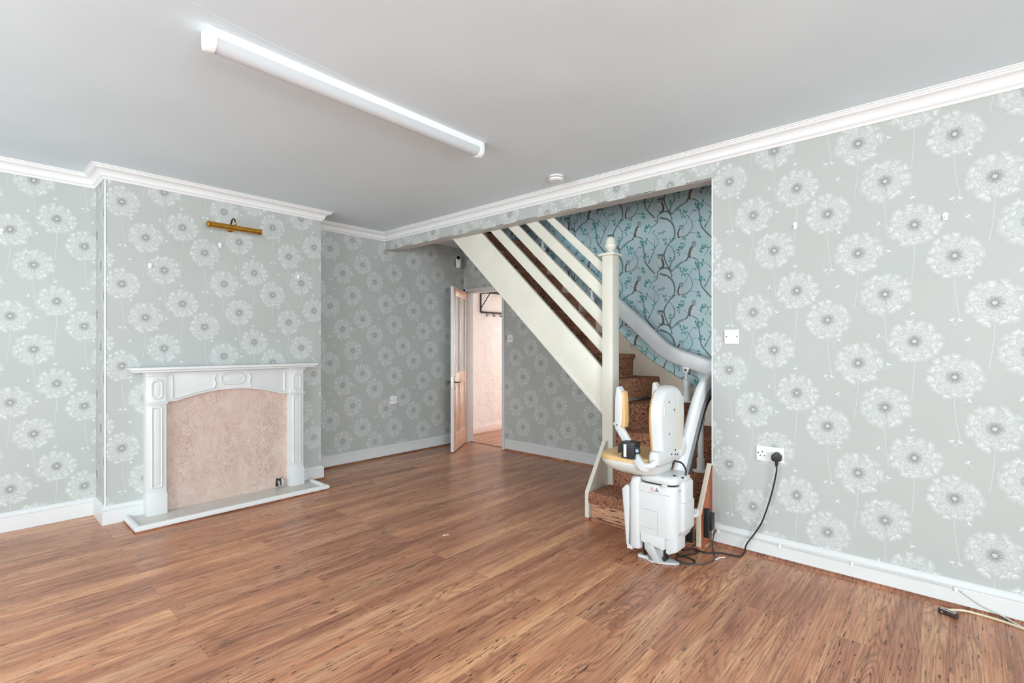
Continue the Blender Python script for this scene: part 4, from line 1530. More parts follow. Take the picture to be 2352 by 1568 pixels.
carpet_prism([(2.950, 1.160), (3.26, 1.160), (3.26, 1.918), (2.950, 1.918)], 0.122, z_of(1))
carpet_prism([(3.222, 1.135), (SX1, 1.135), (SX1, 2.14), (3.28, 1.985), (3.28, 1.93), (3.222, 1.885)], 0.0, z_of(2))
carpet_prism([(3.255, 1.885), (3.72, 1.135), (SX1, 1.135), (SX1, 2.14), (3.28, 1.985), (3.28, 1.93)], z_of(2) - 0.03, z_of(3))
carpet_prism([(3.285, 1.95), (SX1, 1.585), (SX1, 2.14), (3.28, 1.985)], z_of(3) - 0.03, z_of(4))
carpet_prism([(3.28, 2.005), (SX1, 1.895), (SX1, 2.15), (3.28, 2.10)], z_of(4) + 0.03, z_of(5))
for k in range(6, 13):
    yn, zt = 2.123 + 0.1945 * (k - 6), z_of(k)
    nose = [(yn + 0.020 + 0.020 * math.cos(math.radians(a)), zt - 0.020 + 0.020 * math.sin(math.radians(a))) for a in (250, 225, 200, 180, 160, 135, 110, 90)]
    poly = [(yn + 0.026, zt - RISE - 0.01), (yn + 0.022, zt - 0.055)] + nose + [(yn + 0.24, zt), (yn + 0.24, zt - 0.035)]
    mb = MB()
    mb.prism(poly, 'x', SX0, SX1)
    mb.build('step', M['carpet'], stc)
# bottom riser faced with wood
mb = MB()
mb.box(2.982, 3.20, 1.162, 1.916, 0.0, 0.135)
mb.build('bottom_riser', M['riser_wood'], stc)
mb = MB()
mb.prism([(2.982, 0), (2.966, 0), (2.968, 0.008), (2.974, 0.013), (2.982, 0.015)], 'y', 1.165, 1.915)
mb.build('riser_beading', M['scotia_wood'], stc)
# closed underside
ul = lambda y: 0.728 + 0.925 * (y - 1.983)
mb = MB()
mb.prism([(1.99, ul(1.99)), (3.66, ul(3.66)), (3.66, 2.40), (2.15, 0.96), (1.99, 0.90)], 'x', 3.274, XO - 0.002)
mb.build('soffit', M['dark_plaster'], stc)
# outer stringer and slatted rails
PX0, PX1 = 3.245, 3.275
mb = MB()
mb.prism([(1.955, 0.700), (3.655, BEAMZ - 0.003), (3.274, BEAMZ - 0.003), (1.955, 1.028)], 'x', PX0, PX1)
st_ = mb.build('stringer', M['cream_paint'], stc, bevel=0.002)
mb = MB()
e0, e1 = Vector((PX0, 1.955, 0.686)), Vector((PX0, 3.668, BEAMZ - 0.003))
mb.prism([(1.955, 0.684), (3.672, BEAMZ - 0.003), (3.620, BEAMZ - 0.003), (1.955, 0.732)], 'x', PX0 - 0.010, PX1 + 0.004)
mb.build('edge_strip', M['cream_paint'], st_, bevel=0.002)
for y, z in ((3.296, 2.207), (3.057, 1.997), (2.821, 1.775), (2.587, 1.554), (2.356, 1.330), (2.120, 1.126)):
    mb = MB()
    mb.lathe((PX0 + 0.001, y, z), [(0.007, 0), (0.006, 0.003), (0.001, 0.0035)], (-1, 0, 0), 12)
    mb.build('screw_cap', M['cream_paint'], st_)
rails = [((3.164, 3.041), (1.278, 1.167)), ((2.945, 2.826), (1.486, 1.366)), ((2.740, 2.612), (1.684, 1.569)), ((2.522, 2.440), (1.859, 1.772))]
for (ya, yb), (zt, zb) in rails:
    sl_t = (BEAMZ - zt) / (yb - 1.987)
    sl_b = (BEAMZ - zb) / (ya - 1.987)
    mb = MB()
    mb.prism([(1.955, zb - 0.032 * sl_b), (ya, BEAMZ - 0.003), (yb, BEAMZ - 0.003), (1.955, zt - 0.032 * sl_t)], 'x', PX0, PX1)
    mb.build('balustrade_rail', M['cream_paint'], stc, bevel=0.003)
# newel post with cap and acorn finial
NX0, NX1, NY0, NY1 = 3.210, 3.305, 1.877, 1.965
mb = MB()
mb.box(NX0, NX1, NY0, NY1, 0.0, 1.900)
nw = mb.build('newel_post', M['cream_paint'], stc, bevel=0.004)
ncx, ncy = (NX0 + NX1) / 2, (NY0 + NY1) / 2
mb = MB()
mb.box(NX0 - 0.022, NX1 + 0.022, NY0 - 0.022, NY1 + 0.022, 1.893, 1.908)
mb.box(NX0 - 0.012, NX1 + 0.012, NY0 - 0.012, NY1 + 0.012, 1.906, 1.914)
mb.build('post_cap', M['cream_paint'], nw, bevel=0.002)
mb = MB()
mb.lathe((ncx, ncy, 1.912), [(0.034, 0), (0.036, 0.006), (0.028, 0.012), (0.022, 0.018), (0.024, 0.024), (0.040, 0.038), (0.045, 0.054), (0.045, 0.066), (0.042, 0.069), (0.042, 0.074), (0.039, 0.078), (0.038, 0.096), (0.031, 0.114), (0.020, 0.126), (0.002, 0.131)], (0, 0, 1), 28)
mb.build('finial', M['cream_paint'], nw)
# left and right cheeks of the bottom step
ck = [(2.955, 0.0), (2.955, 0.195), (3.185, 0.520), (3.215, 0.520), (3.215, 0.0)]
mb = MB()
mb.prism(ck, 'y', 1.918, 1.950)
mb.build('step_cheek', M['cream_paint'], stc, bevel=0.003)
mb = MB()
mb.box(2.945, 2.99, 1.910, 1.966, 0.0, 0.016)
mb.build('cheek_foot', M['scotia_wood'], stc, bevel=0.002)
ck2 = [(2.965, 0.0), (2.965, 0.215), (3.10, 0.430), (3.139, 0.49), (3.139, 0.0)]
mb = MB()
mb.prism(ck2, 'y', 1.132, 1.162)
c2 = mb.build('step_cheek', M['beige_paint'], stc, bevel=0.002)
mb = MB()
mb.prism([(2.967, 0.016), (2.967, 0.21), (3.139, 0.486), (3.139, 0.016)], 'y', 1.1255, 1.132)
mb.build('cheek_lining', M['cheek_wood'], c2)
mb = MB()
mb.box(2.953, 3.00, 1.115, 1.170, 0.0, 0.018)
mb.build('cheek_foot', M['scotia_wood'], stc, bevel=0.002)
# wall string on the owl wall
sk_top = [(1.135, 0.72), (1.35, 0.80), (1.558, 0.871), (1.685, 0.933), (1.837, 1.014), (1.997, 1.112), (2.144, 1.226), (2.284, 1.345), (3.45, 2.46)]
tp = [(p.x, p.y) for p in spline([(a, b_, 0) for a, b_ in sk_top], 6)]
mb = MB()
mb.prism([(1.135, 0.2)] + tp + [(3.55, 2.2), (2.2, 0.85), (1.9, 0.3)], 'x', 4.030, XO - 0.001)
ws = mb.build('wall_string', M['beige_paint'], stc)
mb = MB()
mb.sweep([(4.030, y, z) for y, z in tp], [(-0.006, -0.016), (-0.006, 0.001), (0.024, 0.001), (0.024, -0.016)])
mb.build('string_cap', M['beige_paint'], ws)

# ---------------------------------------------------------------- stairlift rail
RL = thing('stairlift_rail', 'curved silver stairlift rail climbing the stairs on floor posts', 'stairlift rail', (3.3, 1.25, 0.0))
RPTS = [(2.70, 1.215, 0.20), (2.74, 1.215, 0.30), (2.82, 1.215, 0.43), (2.92, 1.213, 0.575), (3.03, 1.212, 0.735), (3.13, 1.212, 0.865), (3.235, 1.212, 0.950), (3.38, 1.213, 0.985), (3.62, 1.22, 0.995),
        (3.80, 1.245, 1.005), (3.90, 1.31, 1.020), (3.935, 1.42, 1.045), (3.938, 1.55, 1.090), (3.938, 1.68, 1.130), (3.938, 1.80, 1.185), (3.938, 1.95, 1.315), (3.938, 2.10, 1.450), (3.938, 2.25, 1.575), (3.938, 2.8, 2.08), (3.938, 3.3, 2.54)]
rp = spline(RPTS, 7)
mb = MB()
mb.sweep(rp, rrect(-0.024, 0.024, -0.066, 0.066, 0.020, 4))
mb.build('rail_tube', M['rail_metal'], RL, angle=50)
mb = MB()
mb.sweep([p for p in rp[6:56]], [(-0.012, -0.096), (0.020, -0.096), (0.020, -0.060), (-0.012, -0.060)])
mb.build('gear_rack', M['rack_dark'], RL)
# groove lines on the near face of the tube
mb = MB()
mb.sweep(rp[:60], [(0.020, -0.056), (0.0262, -0.056), (0.0262, -0.014), (0.020, -0.014)])
mb.build('lower_groove', M['groove_grey'], RL)


def support(x, y, z0, z1, hi):
    mb = MB()
    mb.lathe((x, y, z0), [(0.052, 0), (0.052, 0.006), (0.034, 0.012), (0.001, 0.012)], (0, 0, 1), 24)
    p = mb.build('foot_plate', M['plate_white'], RL)
    mb = MB()
    mb.lathe((x, y, z0), [(0.026, 0.008), (0.026, 0.085), (0.019, 0.088), (0.019, z1 - z0 - 0.13), (0.027, z1 - z0 - 0.128), (0.027, z1 - z0 - 0.075), (0.014, z1 - z0 - 0.07), (0.011, z1 - z0)], (0, 0, 1), 20)
    mb.build('support_post', M['plate_white'], RL)
    mb = MB()
    mb.prism([(y - 0.034, z1 + 0.035), (y + 0.034, z1 + 0.035), (y + 0.016, z1 - 0.02), (y - 0.016, z1 - 0.02)], 'x', x - 0.014, x + 0.006) if hi else mb.box(x - 0.015, x + 0.015, y - 0.012, y + 0.012, z1 - 0.03, z1 + 0.05)
    br = mb.build('rail_bracket', M['rail_metal'], RL, bevel=0.004)
    mb = MB()
    mb.lathe((x - 0.014, y, z1 + 0.006), [(0.009, 0), (0.009, 0.004), (0.004, 0.004)], (-1, 0, 0), 12)
    mb.build('bolt', M['bronze_dark'], br)


support(3.300, 1.262, z_of(2), 0.93 - 0.08, False)
support(3.930, 1.620, z_of(4), 1.022, True)
support(3.930, 2.52, z_of(8), 1.745, True)
support(3.930, 3.10, z_of(11), 2.28, True)
# black rail foot fixed beside the bottom step
mb = MB()
mb.box(2.925, 2.940, 1.168, 1.235, 0.045, 0.275)
mb.box(2.85, 2.94, 1.195, 1.225, 0.20, 0.25)
mb.build('foot_bracket', M['black_iron'], RL, bevel=0.003)
mb = MB()
mb.tube(spline([(2.80, 1.16, 0.232), (2.86, 1.15, 0.226), (2.93, 1.148, 0.218)], 4), 0.011, 8)
mb.box(2.925, 2.952, 1.140, 1.160, 0.210, 0.252)
mb.build('side_stay', M['plate_white'], RL)
mb = MB()
mb.box(2.985, 3.02, 1.095, 1.1252, 0.075, 0.245)
mb.box(3.01, 3.06, 1.085, 1.112, 0.115, 0.215)
mb.build('charge_contact', M['black_plastic'], RL, bevel=0.003)


# ---------------------------------------------------------------- stairlift chair
SC = thing('stairlift_chair', 'white stairlift chair with tan seat parked at the foot of the stairs', 'stairlift', (2.72, 1.30, 0.0))


def plan_ring(x0, x1, y0, y1, r, z, n=6, sx=1.0, sy=1.0, dy=0.0):
    cx_, cy_ = (x0 + x1) / 2, (y0 + y1) / 2
    return [(cx_ + (x - cx_) * sx, cy_ + (y - cy_) * sy + dy, z) for x, y in rrect(x0, x1, y0, y1, r, n)]


# seat: bowl shell and cushion
sx0, sx1, sy0, sy1 = 2.500, 2.885, 1.225, 1.590
mb = MB()
mb.loft([plan_ring(sx0, sx1, sy0, sy1, 0.13, 0.492, sx=0.55, sy=0.60, dy=-0.05), plan_ring(sx0, sx1, sy0, sy1, 0.13, 0.500, sx=0.74, sy=0.76, dy=-0.035),
         plan_ring(sx0, sx1, sy0, sy1, 0.13, 0.520, sx=0.90, sy=0.92, dy=-0.012), plan_ring(sx0, sx1, sy0, sy1, 0.13, 0.548, sx=0.985, sy=0.99),
         plan_ring(sx0, sx1, sy0, sy1, 0.13, 0.566), plan_ring(sx0, sx1, sy0, sy1, 0.13, 0.570, sx=0.985, sy=0.985)])
mb.build('seat_shell', M['lift_warm'], SC, angle=60)
mb = MB()
mb.loft([plan_ring(sx0, sx1, sy0, sy1, 0.12, 0.566, sx=0.985, sy=0.985), plan_ring(sx0, sx1, sy0, sy1, 0.12, 0.584, sx=0.99, sy=0.99),
         plan_ring(sx0, sx1, sy0, sy1, 0.12, 0.594, sx=0.955, sy=0.955), plan_ring(sx0, sx1, sy0, sy1, 0.12, 0.598, sx=0.85, sy=0.85)])
mb.build('seat_cushion', M['tan_vinyl'], SC, angle=60)
mb = MB()
mb.tube(spline([(2.560, 1.34, 0.515), (2.600, 1.30, 0.506), (2.64, 1.26, 0.500)], 5), 0.006, 6)
mb.tube(spline([(2.535, 1.29, 0.532), (2.548, 1.345, 0.531), (2.56, 1.36, 0.522)], 5), 0.0035, 6)
mb.build('release_cable', M['bronze_dark'], SC)


# backrest
def back_outline(cx_, hw, z0, z1, n=12):
    pts = [(cx_ - hw * 0.86, z0), (cx_ - hw * 0.98, z0 + (z1 - z0) * 0.35)]
    zc = z0 + (z1 - z0) * 0.52
    for i in range(n + 1):
        a = math.pi * (1 - i / n)
        c_, s_ = math.cos(a), math.sin(a)
        pts.append((cx_ + hw * math.copysign(abs(c_) ** 0.8, c_), zc + (z1 - zc) * abs(s_) ** 0.8))
    pts += [(cx_ + hw * 0.98, z0 + (z1 - z0) * 0.35), (cx_ + hw * 0.86, z0)]
    return pts


bx, bw = 2.722, 0.168
mb = MB()
rings = []
for y, k in ((1.196, 0.84), (1.199, 0.91), (1.210, 0.965), (1.228, 1.0), (1.252, 1.01)):
    rings.append([(x, y, z) for x, z in [(bx + (px - bx) * k, 0.815 + (pz - 0.815) * (k if pz > 0.7 else 1)) for px, pz in back_outline(bx, bw, 0.640, 0.998)]])
mb.loft(rings)
bk = mb.build('backrest_shell', M['lift_white'], SC, angle=50)
mb = MB()
mb.loft([[(x, y, z) for x, z in [(bx + (px - bx) * k, 0.815 + (pz - 0.815) * k) for px, pz in back_outline(bx, bw * 1.01, 0.628, 0.996)]] for y, k in ((1.250, 1.0), (1.258, 1.0), (1.268, 0.95), (1.272, 0.85))])
mb.build('back_cushion', M['tan_vinyl'], SC, angle=50)
mb = MB()
mb.box(2.786, 2.798, 1.1945, 1.199, 0.62, 0.925)
mb.build('back_slot', M['tan_strip'], bk, bevel=0.001)
mb = MB()
mb.box(2.784, 2.801, 1.192, 1.199, 0.885, 0.950)
mb.build('lug', M['lift_warm'], bk, bevel=0.003)
mb = MB()
mb.box(2.590, 2.609, 1.189, 1.203, 0.832, 0.892)
mb.build('lug', M['lift_warm'], bk, bevel=0.003)
for x, z in ((2.664, 0.909), (2.664, 0.730), (2.730, 0.86)):
    mb = MB()
    mb.lathe((x, 1.1965, z), [(0.006, 0), (0.006, 0.0012)], (0, -1, 0), 12)
    mb.build('hole', M['hole_dark'], bk)
mb = MB()
mb.box(2.868, 2.888, 1.205, 1.235, 0.845, 0.925)
mb.build('side_latch', M['lift_white'], bk, bevel=0.004)
# bracket under the backrest
mb = MB()
mb.loft([[(x, y, z) for x, y in rrect(2.690 - w, 2.690 + w, 1.200 - t, 1.250 + t, 0.02, 4)] for w, t, z in ((0.130, -0.005, 0.560), (0.165, 0.004, 0.575), (0.172, 0.004, 0.620), (0.166, 0.0, 0.644))])
bkb = mb.build('back_bracket', M['lift_white'], SC, angle=50)
for x, z in ((2.695, 0.612), (2.745, 0.628), (2.745, 0.603), (2.775, 0.598)):
    mb = MB()
    mb.lathe((x, 1.196, z), [(0.0055, 0), (0.0055, 0.0015)], (0, -1, 0), 10)
    mb.build('hole', M['hole_dark'], bkb)
mb = MB()
mb.prism([(2.800, 0.585), (2.850, 0.580), (2.885, 0.620), (2.880, 0.660), (2.862, 0.690), (2.848, 0.650), (2.800, 0.625)], 'y', 1.185, 1.215)
mb.build('swivel_lever', M['lift_white'], SC, bevel=0.006)


# arms: curved bracket and folded-up rest
def arm(x, xl):
    mb = MB()
    path = spline([(xl + 0.03, 1.212, 0.590), (xl + 0.005, 1.238, 0.566), (xl, 1.275, 0.566), (xl * 0.75 + x * 0.25, 1.325, 0.605), (xl * 0.35 + x * 0.65, 1.390, 0.672), (x, 1.462, 0.748)], 6)
    mb.sweep(path, rrect(-0.016, 0.016, -0.024, 0.024, 0.010, 3), up=(0, -0.75, 0.66))
    a = mb.build('arm_bracket', M['lift_white'], SC, angle=50)
    mb = MB()
    prof = [(1.445, 0.739), (1.433, 0.791), (1.431, 0.934), (1.438, 0.959), (1.458, 0.990), (1.471, 0.980), (1.477, 0.923), (1.479, 0.791), (1.477, 0.741), (1.465, 0.731)]
    mb.prism(prof, 'x', x - 0.026, x + 0.026)
    mb.build('arm_shell', M['lift_white'], a, bevel=0.005)
    mb = MB()
    pad = [(1.435, 0.748), (1.417, 0.755), (1.413, 0.791), (1.416, 0.923), (1.421, 0.960), (1.435, 0.966), (1.441, 0.934), (1.443, 0.791)]
    mb.prism(pad, 'x', x - 0.024, x + 0.024)
    mb.build('arm_pad', M['tan_vinyl'], a, bevel=0.006)
    mb = MB()
    mb.lathe((x - 0.026, 1.465, 0.765), [(0.0045, 0), (0.0045, 0.002)], (-1, 0, 0), 10)
    mb.build('pivot_bolt', M['bronze_dark'], a)
    mb = MB()
    mb.prism([(1.473, 0.791), (1.473, 0.755), (1.499, 0.762), (1.501, 0.770)], 'x', x - 0.012, x + 0.012)
    mb.build('toggle', M['lift_white'], a, bevel=0.003)


arm(2.580, 2.497)
arm(3.045, 2.93)

# carriage: drum, cover, lower leg, flap, side box
mb = MB()
mb.loft([[(x, y, z) for x, y in rrect(2.595 + q, 2.82 - q, 1.130 + q, 1.355 - q, 0.06, 6)] for z, q in ((0.458, 0.004), (0.462, 0.0), (0.487, 0.0), (0.498, 0.006), (0.502, 0.02))])
mb.build('drum_cover', M['lift_white'], SC, angle=50)
mb = MB()
mb.loft([[(x, y, z) for x, y in rrect(2.607, 2.80, 1.142, 1.340, 0.05, 6)] for z in (0.44, 0.465)])
mb.build('drum_gap_shade', M['hole_dark'], SC)  # dark block painting the shade in the gap under the drum
plan = arc(2.660, 1.191, 0.060, 0.060, 180, 270, 8) + [(2.80, 1.131), (2.80, 1.345), (2.603, 1.345), (2.600, 1.342)]
mb = MB()
mb.prism(plan, 'z', 0.160, 0.448)
mc = mb.build('main_cover', M['lift_white'], SC, bevel=0.003)
mb = MB()
mb.prism([(1.340, 0.165), (1.340, 0.112), (1.300, 0.106), (1.296, 0.112), (1.285, 0.112), (1.280, 0.104), (1.200, 0.094), (1.195, 0.165)], 'x', 2.6005, 2.70)
mb.build('lower_cover', M['lift_white'], SC, bevel=0.002)
mb = MB()
mb.prism([(1.200, 0.165), (1.200, 0.074), (1.185, 0.066), (1.135, 0.092), (1.135, 0.165)], 'x', 2.625, 2.74)
mb.build('side_flap', M['lift_white'], SC, bevel=0.004)
for z0, y0, y1 in ((0.400, 1.165, 1.343), (0.300, 1.235, 1.335), (0.197, 1.235, 1.335)):
    mb = MB()
    mb.box(2.5994, 2.6012, y0, y1, z0 - 0.0008, z0 + 0.0008)
    mb.build('seam', M['seam_grey'], mc)
mb = MB()
mb.box(2.5994, 2.6012, 1.2345, 1.2358, 0.165, 0.300)
mb.build('seam', M['seam_grey'], mc)
for z in (0.425, 0.185):
    mb = MB()
    mb.prism(rrect(2.640, 2.700, z - 0.007, z + 0.007, 0.006, 4), 'y', 1.1302, 1.1316)
    mb.build('finger_slot', M['slot_grey'], mc)
# warning triangles
for yc, m_ in ((1.268, 'sticker_red'), (1.240, 'sticker_black')):
    mb = MB()
    zc = 0.421
    tri = [(yc - 0.0125, zc - 0.011), (yc + 0.0125, zc - 0.011), (yc, zc + 0.012)]
    mb.prism(tri, 'x', 2.5992, 2.6005)
    stk = mb.build('warning_sticker', M[m_], mc)
    mb = MB()
    tri = [(yc - 0.0085, zc - 0.0088), (yc + 0.0085, zc - 0.0088), (yc, zc + 0.0075)]
    mb.prism(tri, 'x', 2.5989, 2.5993)
    mb.build('sticker_field', M['paper_white'], stk)
    mb = MB()
    if m_ == 'sticker_red':
        mb.box(2.5986, 2.5990, yc - 0.001, yc + 0.001, zc - 0.0075, zc + 0.005)
    else:
        mb.box(2.5986, 2.5990, yc - 0.005, yc + 0.005, zc - 0.0065, zc - 0.002)
        mb.box(2.5986, 2.5990, yc - 0.003, yc + 0.001, zc - 0.003, zc + 0.001)
    mb.build('sticker_symbol', M[m_], stk)
# round knob between drum and cover
mb = MB()
mb.lathe((2.625, 1.200, 0.440), [(0.034, 0.0), (0.034, 0.006), (0.024, 0.010), (0.023, 0.034), (0.001, 0.035)], (0, 0, 1), 24)
mb.build('knob', M['lift_white'], SC)
# body between cover and folded footrest
mb = MB()
mb.loft([[(x, y, z) for x, y in rrect(2.585 + q, 2.80, 1.343, 1.405 - q, 0.022, 4)] for z, q in ((0.065, 0.006), (0.075, 0), (0.43, 0), (0.462, 0.006), (0.475, 0.016))])
mb.build('footrest_column', M['lift_white'], SC, angle=50)
mb = MB()
mb.prism([(1.412, 0.066), (1.424, 0.064), (1.452, 0.392), (1.428, 0.418), (1.408, 0.414), (1.404, 0.30)], 'x', 2.595, 2.83)
fr = mb.build('folded_footrest', M['lift_white'], SC, bevel=0.004)
mb = MB()
mb.prism([(1.424, 0.070), (1.430, 0.070), (1.458, 0.388), (1.451, 0.392)], 'x', 2.600, 2.825)
mb.build('tread_mat', M['lift_grey'], fr, bevel=0.002)
mb = MB()
mb.box(2.59, 2.62, 1.385, 1.420, 0.052, 0.075)
mb.build('hinge_foot', M['lift_white'], SC, bevel=0.003)
# side box behind
mb = MB()
mb.loft([[(x, y, z) for x, y in rrect(2.660 + q, 2.812 - q, 1.108 + q, 1.165, 0.016, 4)] for z, q in ((0.150, 0.03), (0.200, 0.002), (0.205, 0.0), (0.355, 0.0))])
sb = mb.build('battery_box', M['lift_white'], SC, angle=40)
mb = MB()
mb.loft([[(x, y, z) for x, y in rrect(2.668 + q, 2.812 - q, 1.112 + q, 1.165, 0.03, 5)] for z, q in ((0.350, 0.0), (0.455, 0.0), (0.468, 0.006), (0.474, 0.02))])
mb.build('battery_lid', M['lift_white'], sb, angle=40)
mb = MB()
mb.box(2.700, 2.765, 1.118, 1.150, 0.470, 0.496)
mb.build('cable_clamp', M['lift_warm'], sb, bevel=0.003)
mb = MB()
mb.tube(spline([(2.735, 1.130, 0.49), (2.735, 1.132, 0.53), (2.722, 1.150, 0.565), (2.70, 1.185, 0.575)], 6), 0.005, 8)
mb.tube(spline([(2.705, 1.128, 0.488), (2.675, 1.14, 0.492), (2.65, 1.165, 0.505)], 6), 0.005, 8)
mb.build('control_cable', M['cable_black'], SC)
# rail foot under the carriage
mb = MB()
mb.prism([(1.325, 0.118), (1.272, 0.112), (1.226, 0.006), (1.258, 0.004), (1.320, 0.070)], 'x', 2.612, 2.665)
mb.build('foot_bracket', M['lift_grey'], SC, bevel=0.003)
mb = MB()
mb.box(2.66, 2.69, 1.225, 1.262, 0.030, 0.085)
mb.build('foot_switch', M['lift_warm'], SC, bevel=0.003)
mb = MB()
mb.loft([[(2.690 + (x - 2.690), y, z) for x, y in [(2.632, 1.335), (2.612, 1.280), (2.635, 1.215), (2.668, 1.160), (2.690, 1.148), (2.712, 1.160), (2.715, 1.20), (2.70, 1.335)]] for z in (0.001, 0.012)])
mb.build('floor_plate', M['lift_grey'], SC, bevel=0.002)
mb = MB()
mb.box(2.628, 2.66, 1.305, 1.372, 0.001, 0.020)
mb.build('plate_end', M['lift_warm'], SC, bevel=0.005)
mb = MB()
mb.box(2.640, 2.652, 1.330, 1.342, 0.015, 0.12)
mb.box(2.650, 2.70, 1.215, 1.225, 0.010, 0.16)
mb.build('leg_rod', M['black_iron'], SC)

# ---------------------------------------------------------------- charger box lying on the seat
ch = thing('charger_box', 'black plastic charger box with white label on the tan seat', 'charger', (2.5220, 1.3620, 0.598))
mb = MB()
mb.box(2.4840, 2.5520, 1.3170, 1.3970, 0.597, 0.690)
mb.build('case', M['black_plastic'], ch, bevel=0.004)
mb = MB()
mb.prism([(1.3960, 0.688), (1.4170, 0.675), (1.4240, 0.640), (1.4220, 0.618), (1.3960, 0.628)], 'x', 2.4920, 2.5370)
mb.build('side_guard', M['black_plastic'], ch, bevel=0.002)
mb = MB()
ri = arc(1.3050, 0.648, 0.018, 0.020, 90, 270, 8)
mb.prism([(1.3200, 0.668)] + ri[::1] + [(1.3200, 0.628)], 'x', 2.4880, 2.5020)
tb = mb.build('fixing_tab', M['black_plastic'], ch, bevel=0.001)
mb = MB()
mb.lathe((2.4880, 1.3020, 0.648), [(0.0095, 0), (0.0095, 0.0015)], (-1, 0, 0), 14)
mb.build('tab_hole', M['paper_blue'], tb)
mb = MB()
mb.box(2.4832, 2.4845, 1.3650, 1.3820, 0.606, 0.676)
lb = mb.build('label', M['paper_white'], ch)
for q in range(6):
    mb = MB()
    mb.box(2.4829, 2.4834, 1.3680 + 0.004 * (q % 2), 1.3740 + 0.004 * (q % 2), 0.612 + q * 0.010, 0.6136 + q * 0.010)
    mb.build('print_mark', M['seam_grey'], lb)

# ---------------------------------------------------------------- mains lead and plug
pc = thing('power_lead', 'black mains lead with plug trailing from double socket to the stairlift', 'cable', (2.95, 0.95, 0.0))
PY, PZ = SY - 0.040, SZ - 0.006
mb = MB()
pent = [(PY - 0.024, PZ - 0.018), (PY - 0.014, PZ - 0.024), (PY + 0.014, PZ - 0.024), (PY + 0.024, PZ - 0.018), (PY + 0.025, PZ + 0.008), (PY + 0.008, PZ + 0.026), (PY - 0.008, PZ + 0.026), (PY - 0.025, PZ + 0.008)]
mb.prism(pent, 'x', XR - 0.050, XR - 0.009)
mb.build('plug', M['black_plastic'], pc, bevel=0.004)
mb = MB()
mb.lathe((XR - 0.032, PY, PZ - 0.020), [(0.009, 0), (0.0085, -0.02), (0.006, -0.035)], (0, 0, 1), 12)
mb.build('strain_relief', M['black_plastic'], pc)
cpts = [(XR - 0.032, PY, PZ - 0.05), (XR - 0.034, PY + 0.001, 0.50), (XR - 0.030, PY + 0.030, 0.36), (XR - 0.029, PY + 0.075, 0.21), (XR - 0.032, PY + 0.115, 0.13), (XR - 0.05, PY + 0.155, 0.06),
        (3.085, 0.925, 0.008), (3.02, 0.935, 0.005), (3.00, 1.02, 0.005), (2.945, 1.095, 0.005), (2.945, 1.15, 0.006), (2.99, 1.19, 0.014), (2.985, 1.235, 0.006), (2.93, 1.245, 0.006), (2.885, 1.205, 0.006),
        (2.93, 1.160, 0.012), (2.915, 1.130, 0.006), (2.85, 1.155, 0.006), (2.775, 1.19, 0.008), (2.715, 1.180, 0.018), (2.70, 1.140, 0.016), (2.735, 1.095, 0.006), (2.785, 1.100, 0.006), (2.80, 1.15, 0.007), (2.80, 1.20, 0.007), (2.86, 1.235, 0.007), (2.915, 1.225, 0.010), (2.935, 1.21, 0.05)]
mb = MB()
mb.tube(spline(cpts, 8), 0.0042, 8)
mb.build('flex', M['cable_black'], pc)

gl = MB()
gl.tube(spline([(2.70, 1.160, 0.006), (2.73, 1.095, 0.0045), (2.79, 1.045, 0.004), (2.87, 1.025, 0.004), (2.96, 1.05, 0.004), (3.03, 1.085, 0.005), (3.08, 1.105, 0.03), (3.115, 1.109, 0.06), (3.116, 1.100, 0.088)], 8), 0.0036, 8)
tag(gl.build('thin_cable', M['cable_darkgrey']), 'thin dark grey cable curving on the floor past the right stair cheek', 'cable')

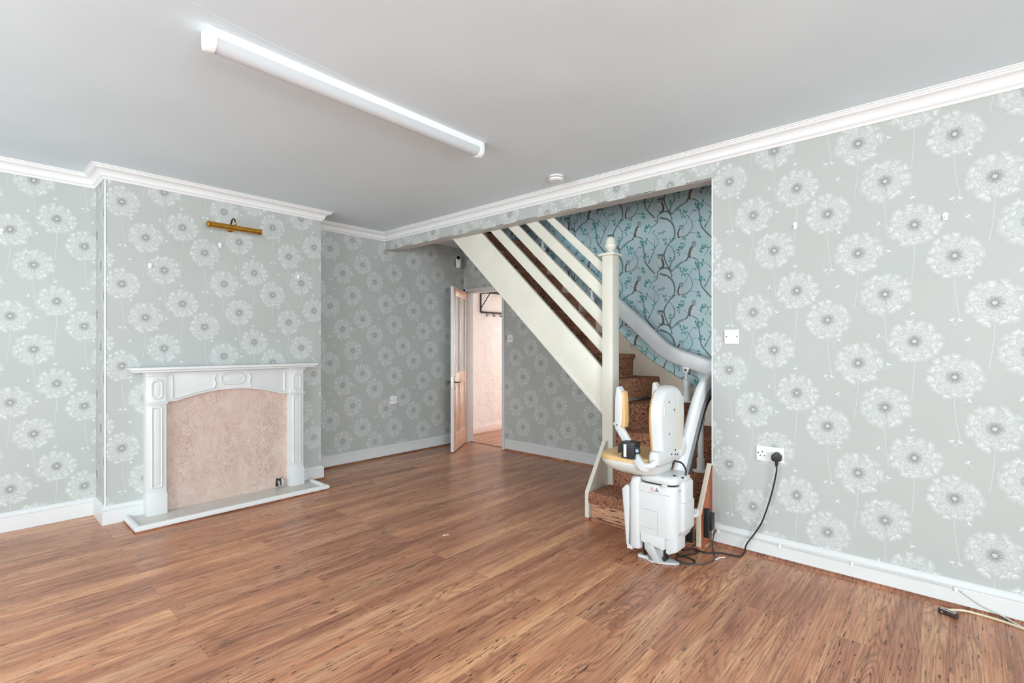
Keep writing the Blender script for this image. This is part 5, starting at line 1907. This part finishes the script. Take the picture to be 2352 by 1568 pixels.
wc = thing('skirting_cable', 'thin white cable clipped along the right skirting board', 'cable', (3.11, 0.3, 0.0))
mb = MB()
zc_ = 0.0905
mb.tube(spline([(XR - 0.021, 1.105, zc_), (XR - 0.021, 0.74, zc_ - 0.002), (XR - 0.021, 0.40, zc_ - 0.003), (XR - 0.0215, 0.02, zc_ - 0.002), (XR - 0.022, -0.03, 0.075), (XR - 0.024, -0.09, 0.042), (XR - 0.030, -0.155, 0.022), (3.085, -0.215, 0.006), (3.05, -0.30, 0.004), (3.0, -0.5, 0.004)], 8), 0.0032, 7)
mb.build('flex', M['cable_grey'], wc)
for y in (1.085, 0.742, 0.40, -0.004):
    mb = MB()
    mb.box(XR - 0.026, XR - 0.0175, y - 0.006, y + 0.006, zc_ - 0.014, zc_ + 0.005)
    mb.build('cable_clip', M['plate_white'], wc, bevel=0.0015)

jb = thing('cable_connector', 'small black connector block on the floor with a cream cable', 'connector', (2.995, 0.02, 0.0))
ux = Vector((-0.36, -0.93, 0)).normalized()
uy = Vector((0.93, -0.36, 0)).normalized()
jc = Vector((3.005, 0.022, 0.011))
mb = MB()
mb.obox(jc, ux, uy, UP, 0.034, 0.013, 0.011)
mb.build('block', M['connector_brown'], jb, bevel=0.002)
mb = MB()
for a, b_, ha, hb in ((0, 0.008, 0.026, 0.0012), (0, -0.008, 0.026, 0.0012), (0.025, 0, 0.0012, 0.008), (-0.025, 0, 0.0012, 0.008)):
    mb.obox(jc + ux * a + uy * b_ + UP * 0.0112, ux, uy, UP, ha, hb, 0.0006)
mb.build('printed_frame', M['paper_white'], jb)
mb = MB()
mb.lathe(jc - ux * 0.018 - uy * 0.013, [(0.0055, 0), (0.0055, 0.002)], -uy, 12)
mb.build('stud', M['chrome'], jb)
mb = MB()
mb.tube(spline([jc - ux * 0.020 + uy * 0.012, (3.045, 0.018, 0.010), (3.085, -0.03, 0.008), (3.094, -0.09, 0.006), (3.085, -0.16, 0.006), (3.06, -0.24, 0.006), (3.0, -0.42, 0.006)], 8), 0.0055, 8)
mb.build('flex', M['cable_cream'], jb)

# scraps on the floor
mb = MB()
mb.tube(spline([(2.885, 1.022, 0.004), (2.905, 1.012, 0.006), (2.93, 1.008, 0.005), (2.955, 0.990, 0.004)], 4), 0.003, 6)
tag(mb.build('plastic_strip', M['paper_white']), 'short white strip lying by the black lead', 'scrap')
mb = MB()
mb.tube(spline([(2.085, 2.462, 0.0025), (2.10, 2.450, 0.004), (2.118, 2.440, 0.0025)], 4), 0.0024, 6)
tag(mb.build('paper_scrap', M['paper_white']), 'tiny white scrap in the middle of the bare floor', 'scrap')
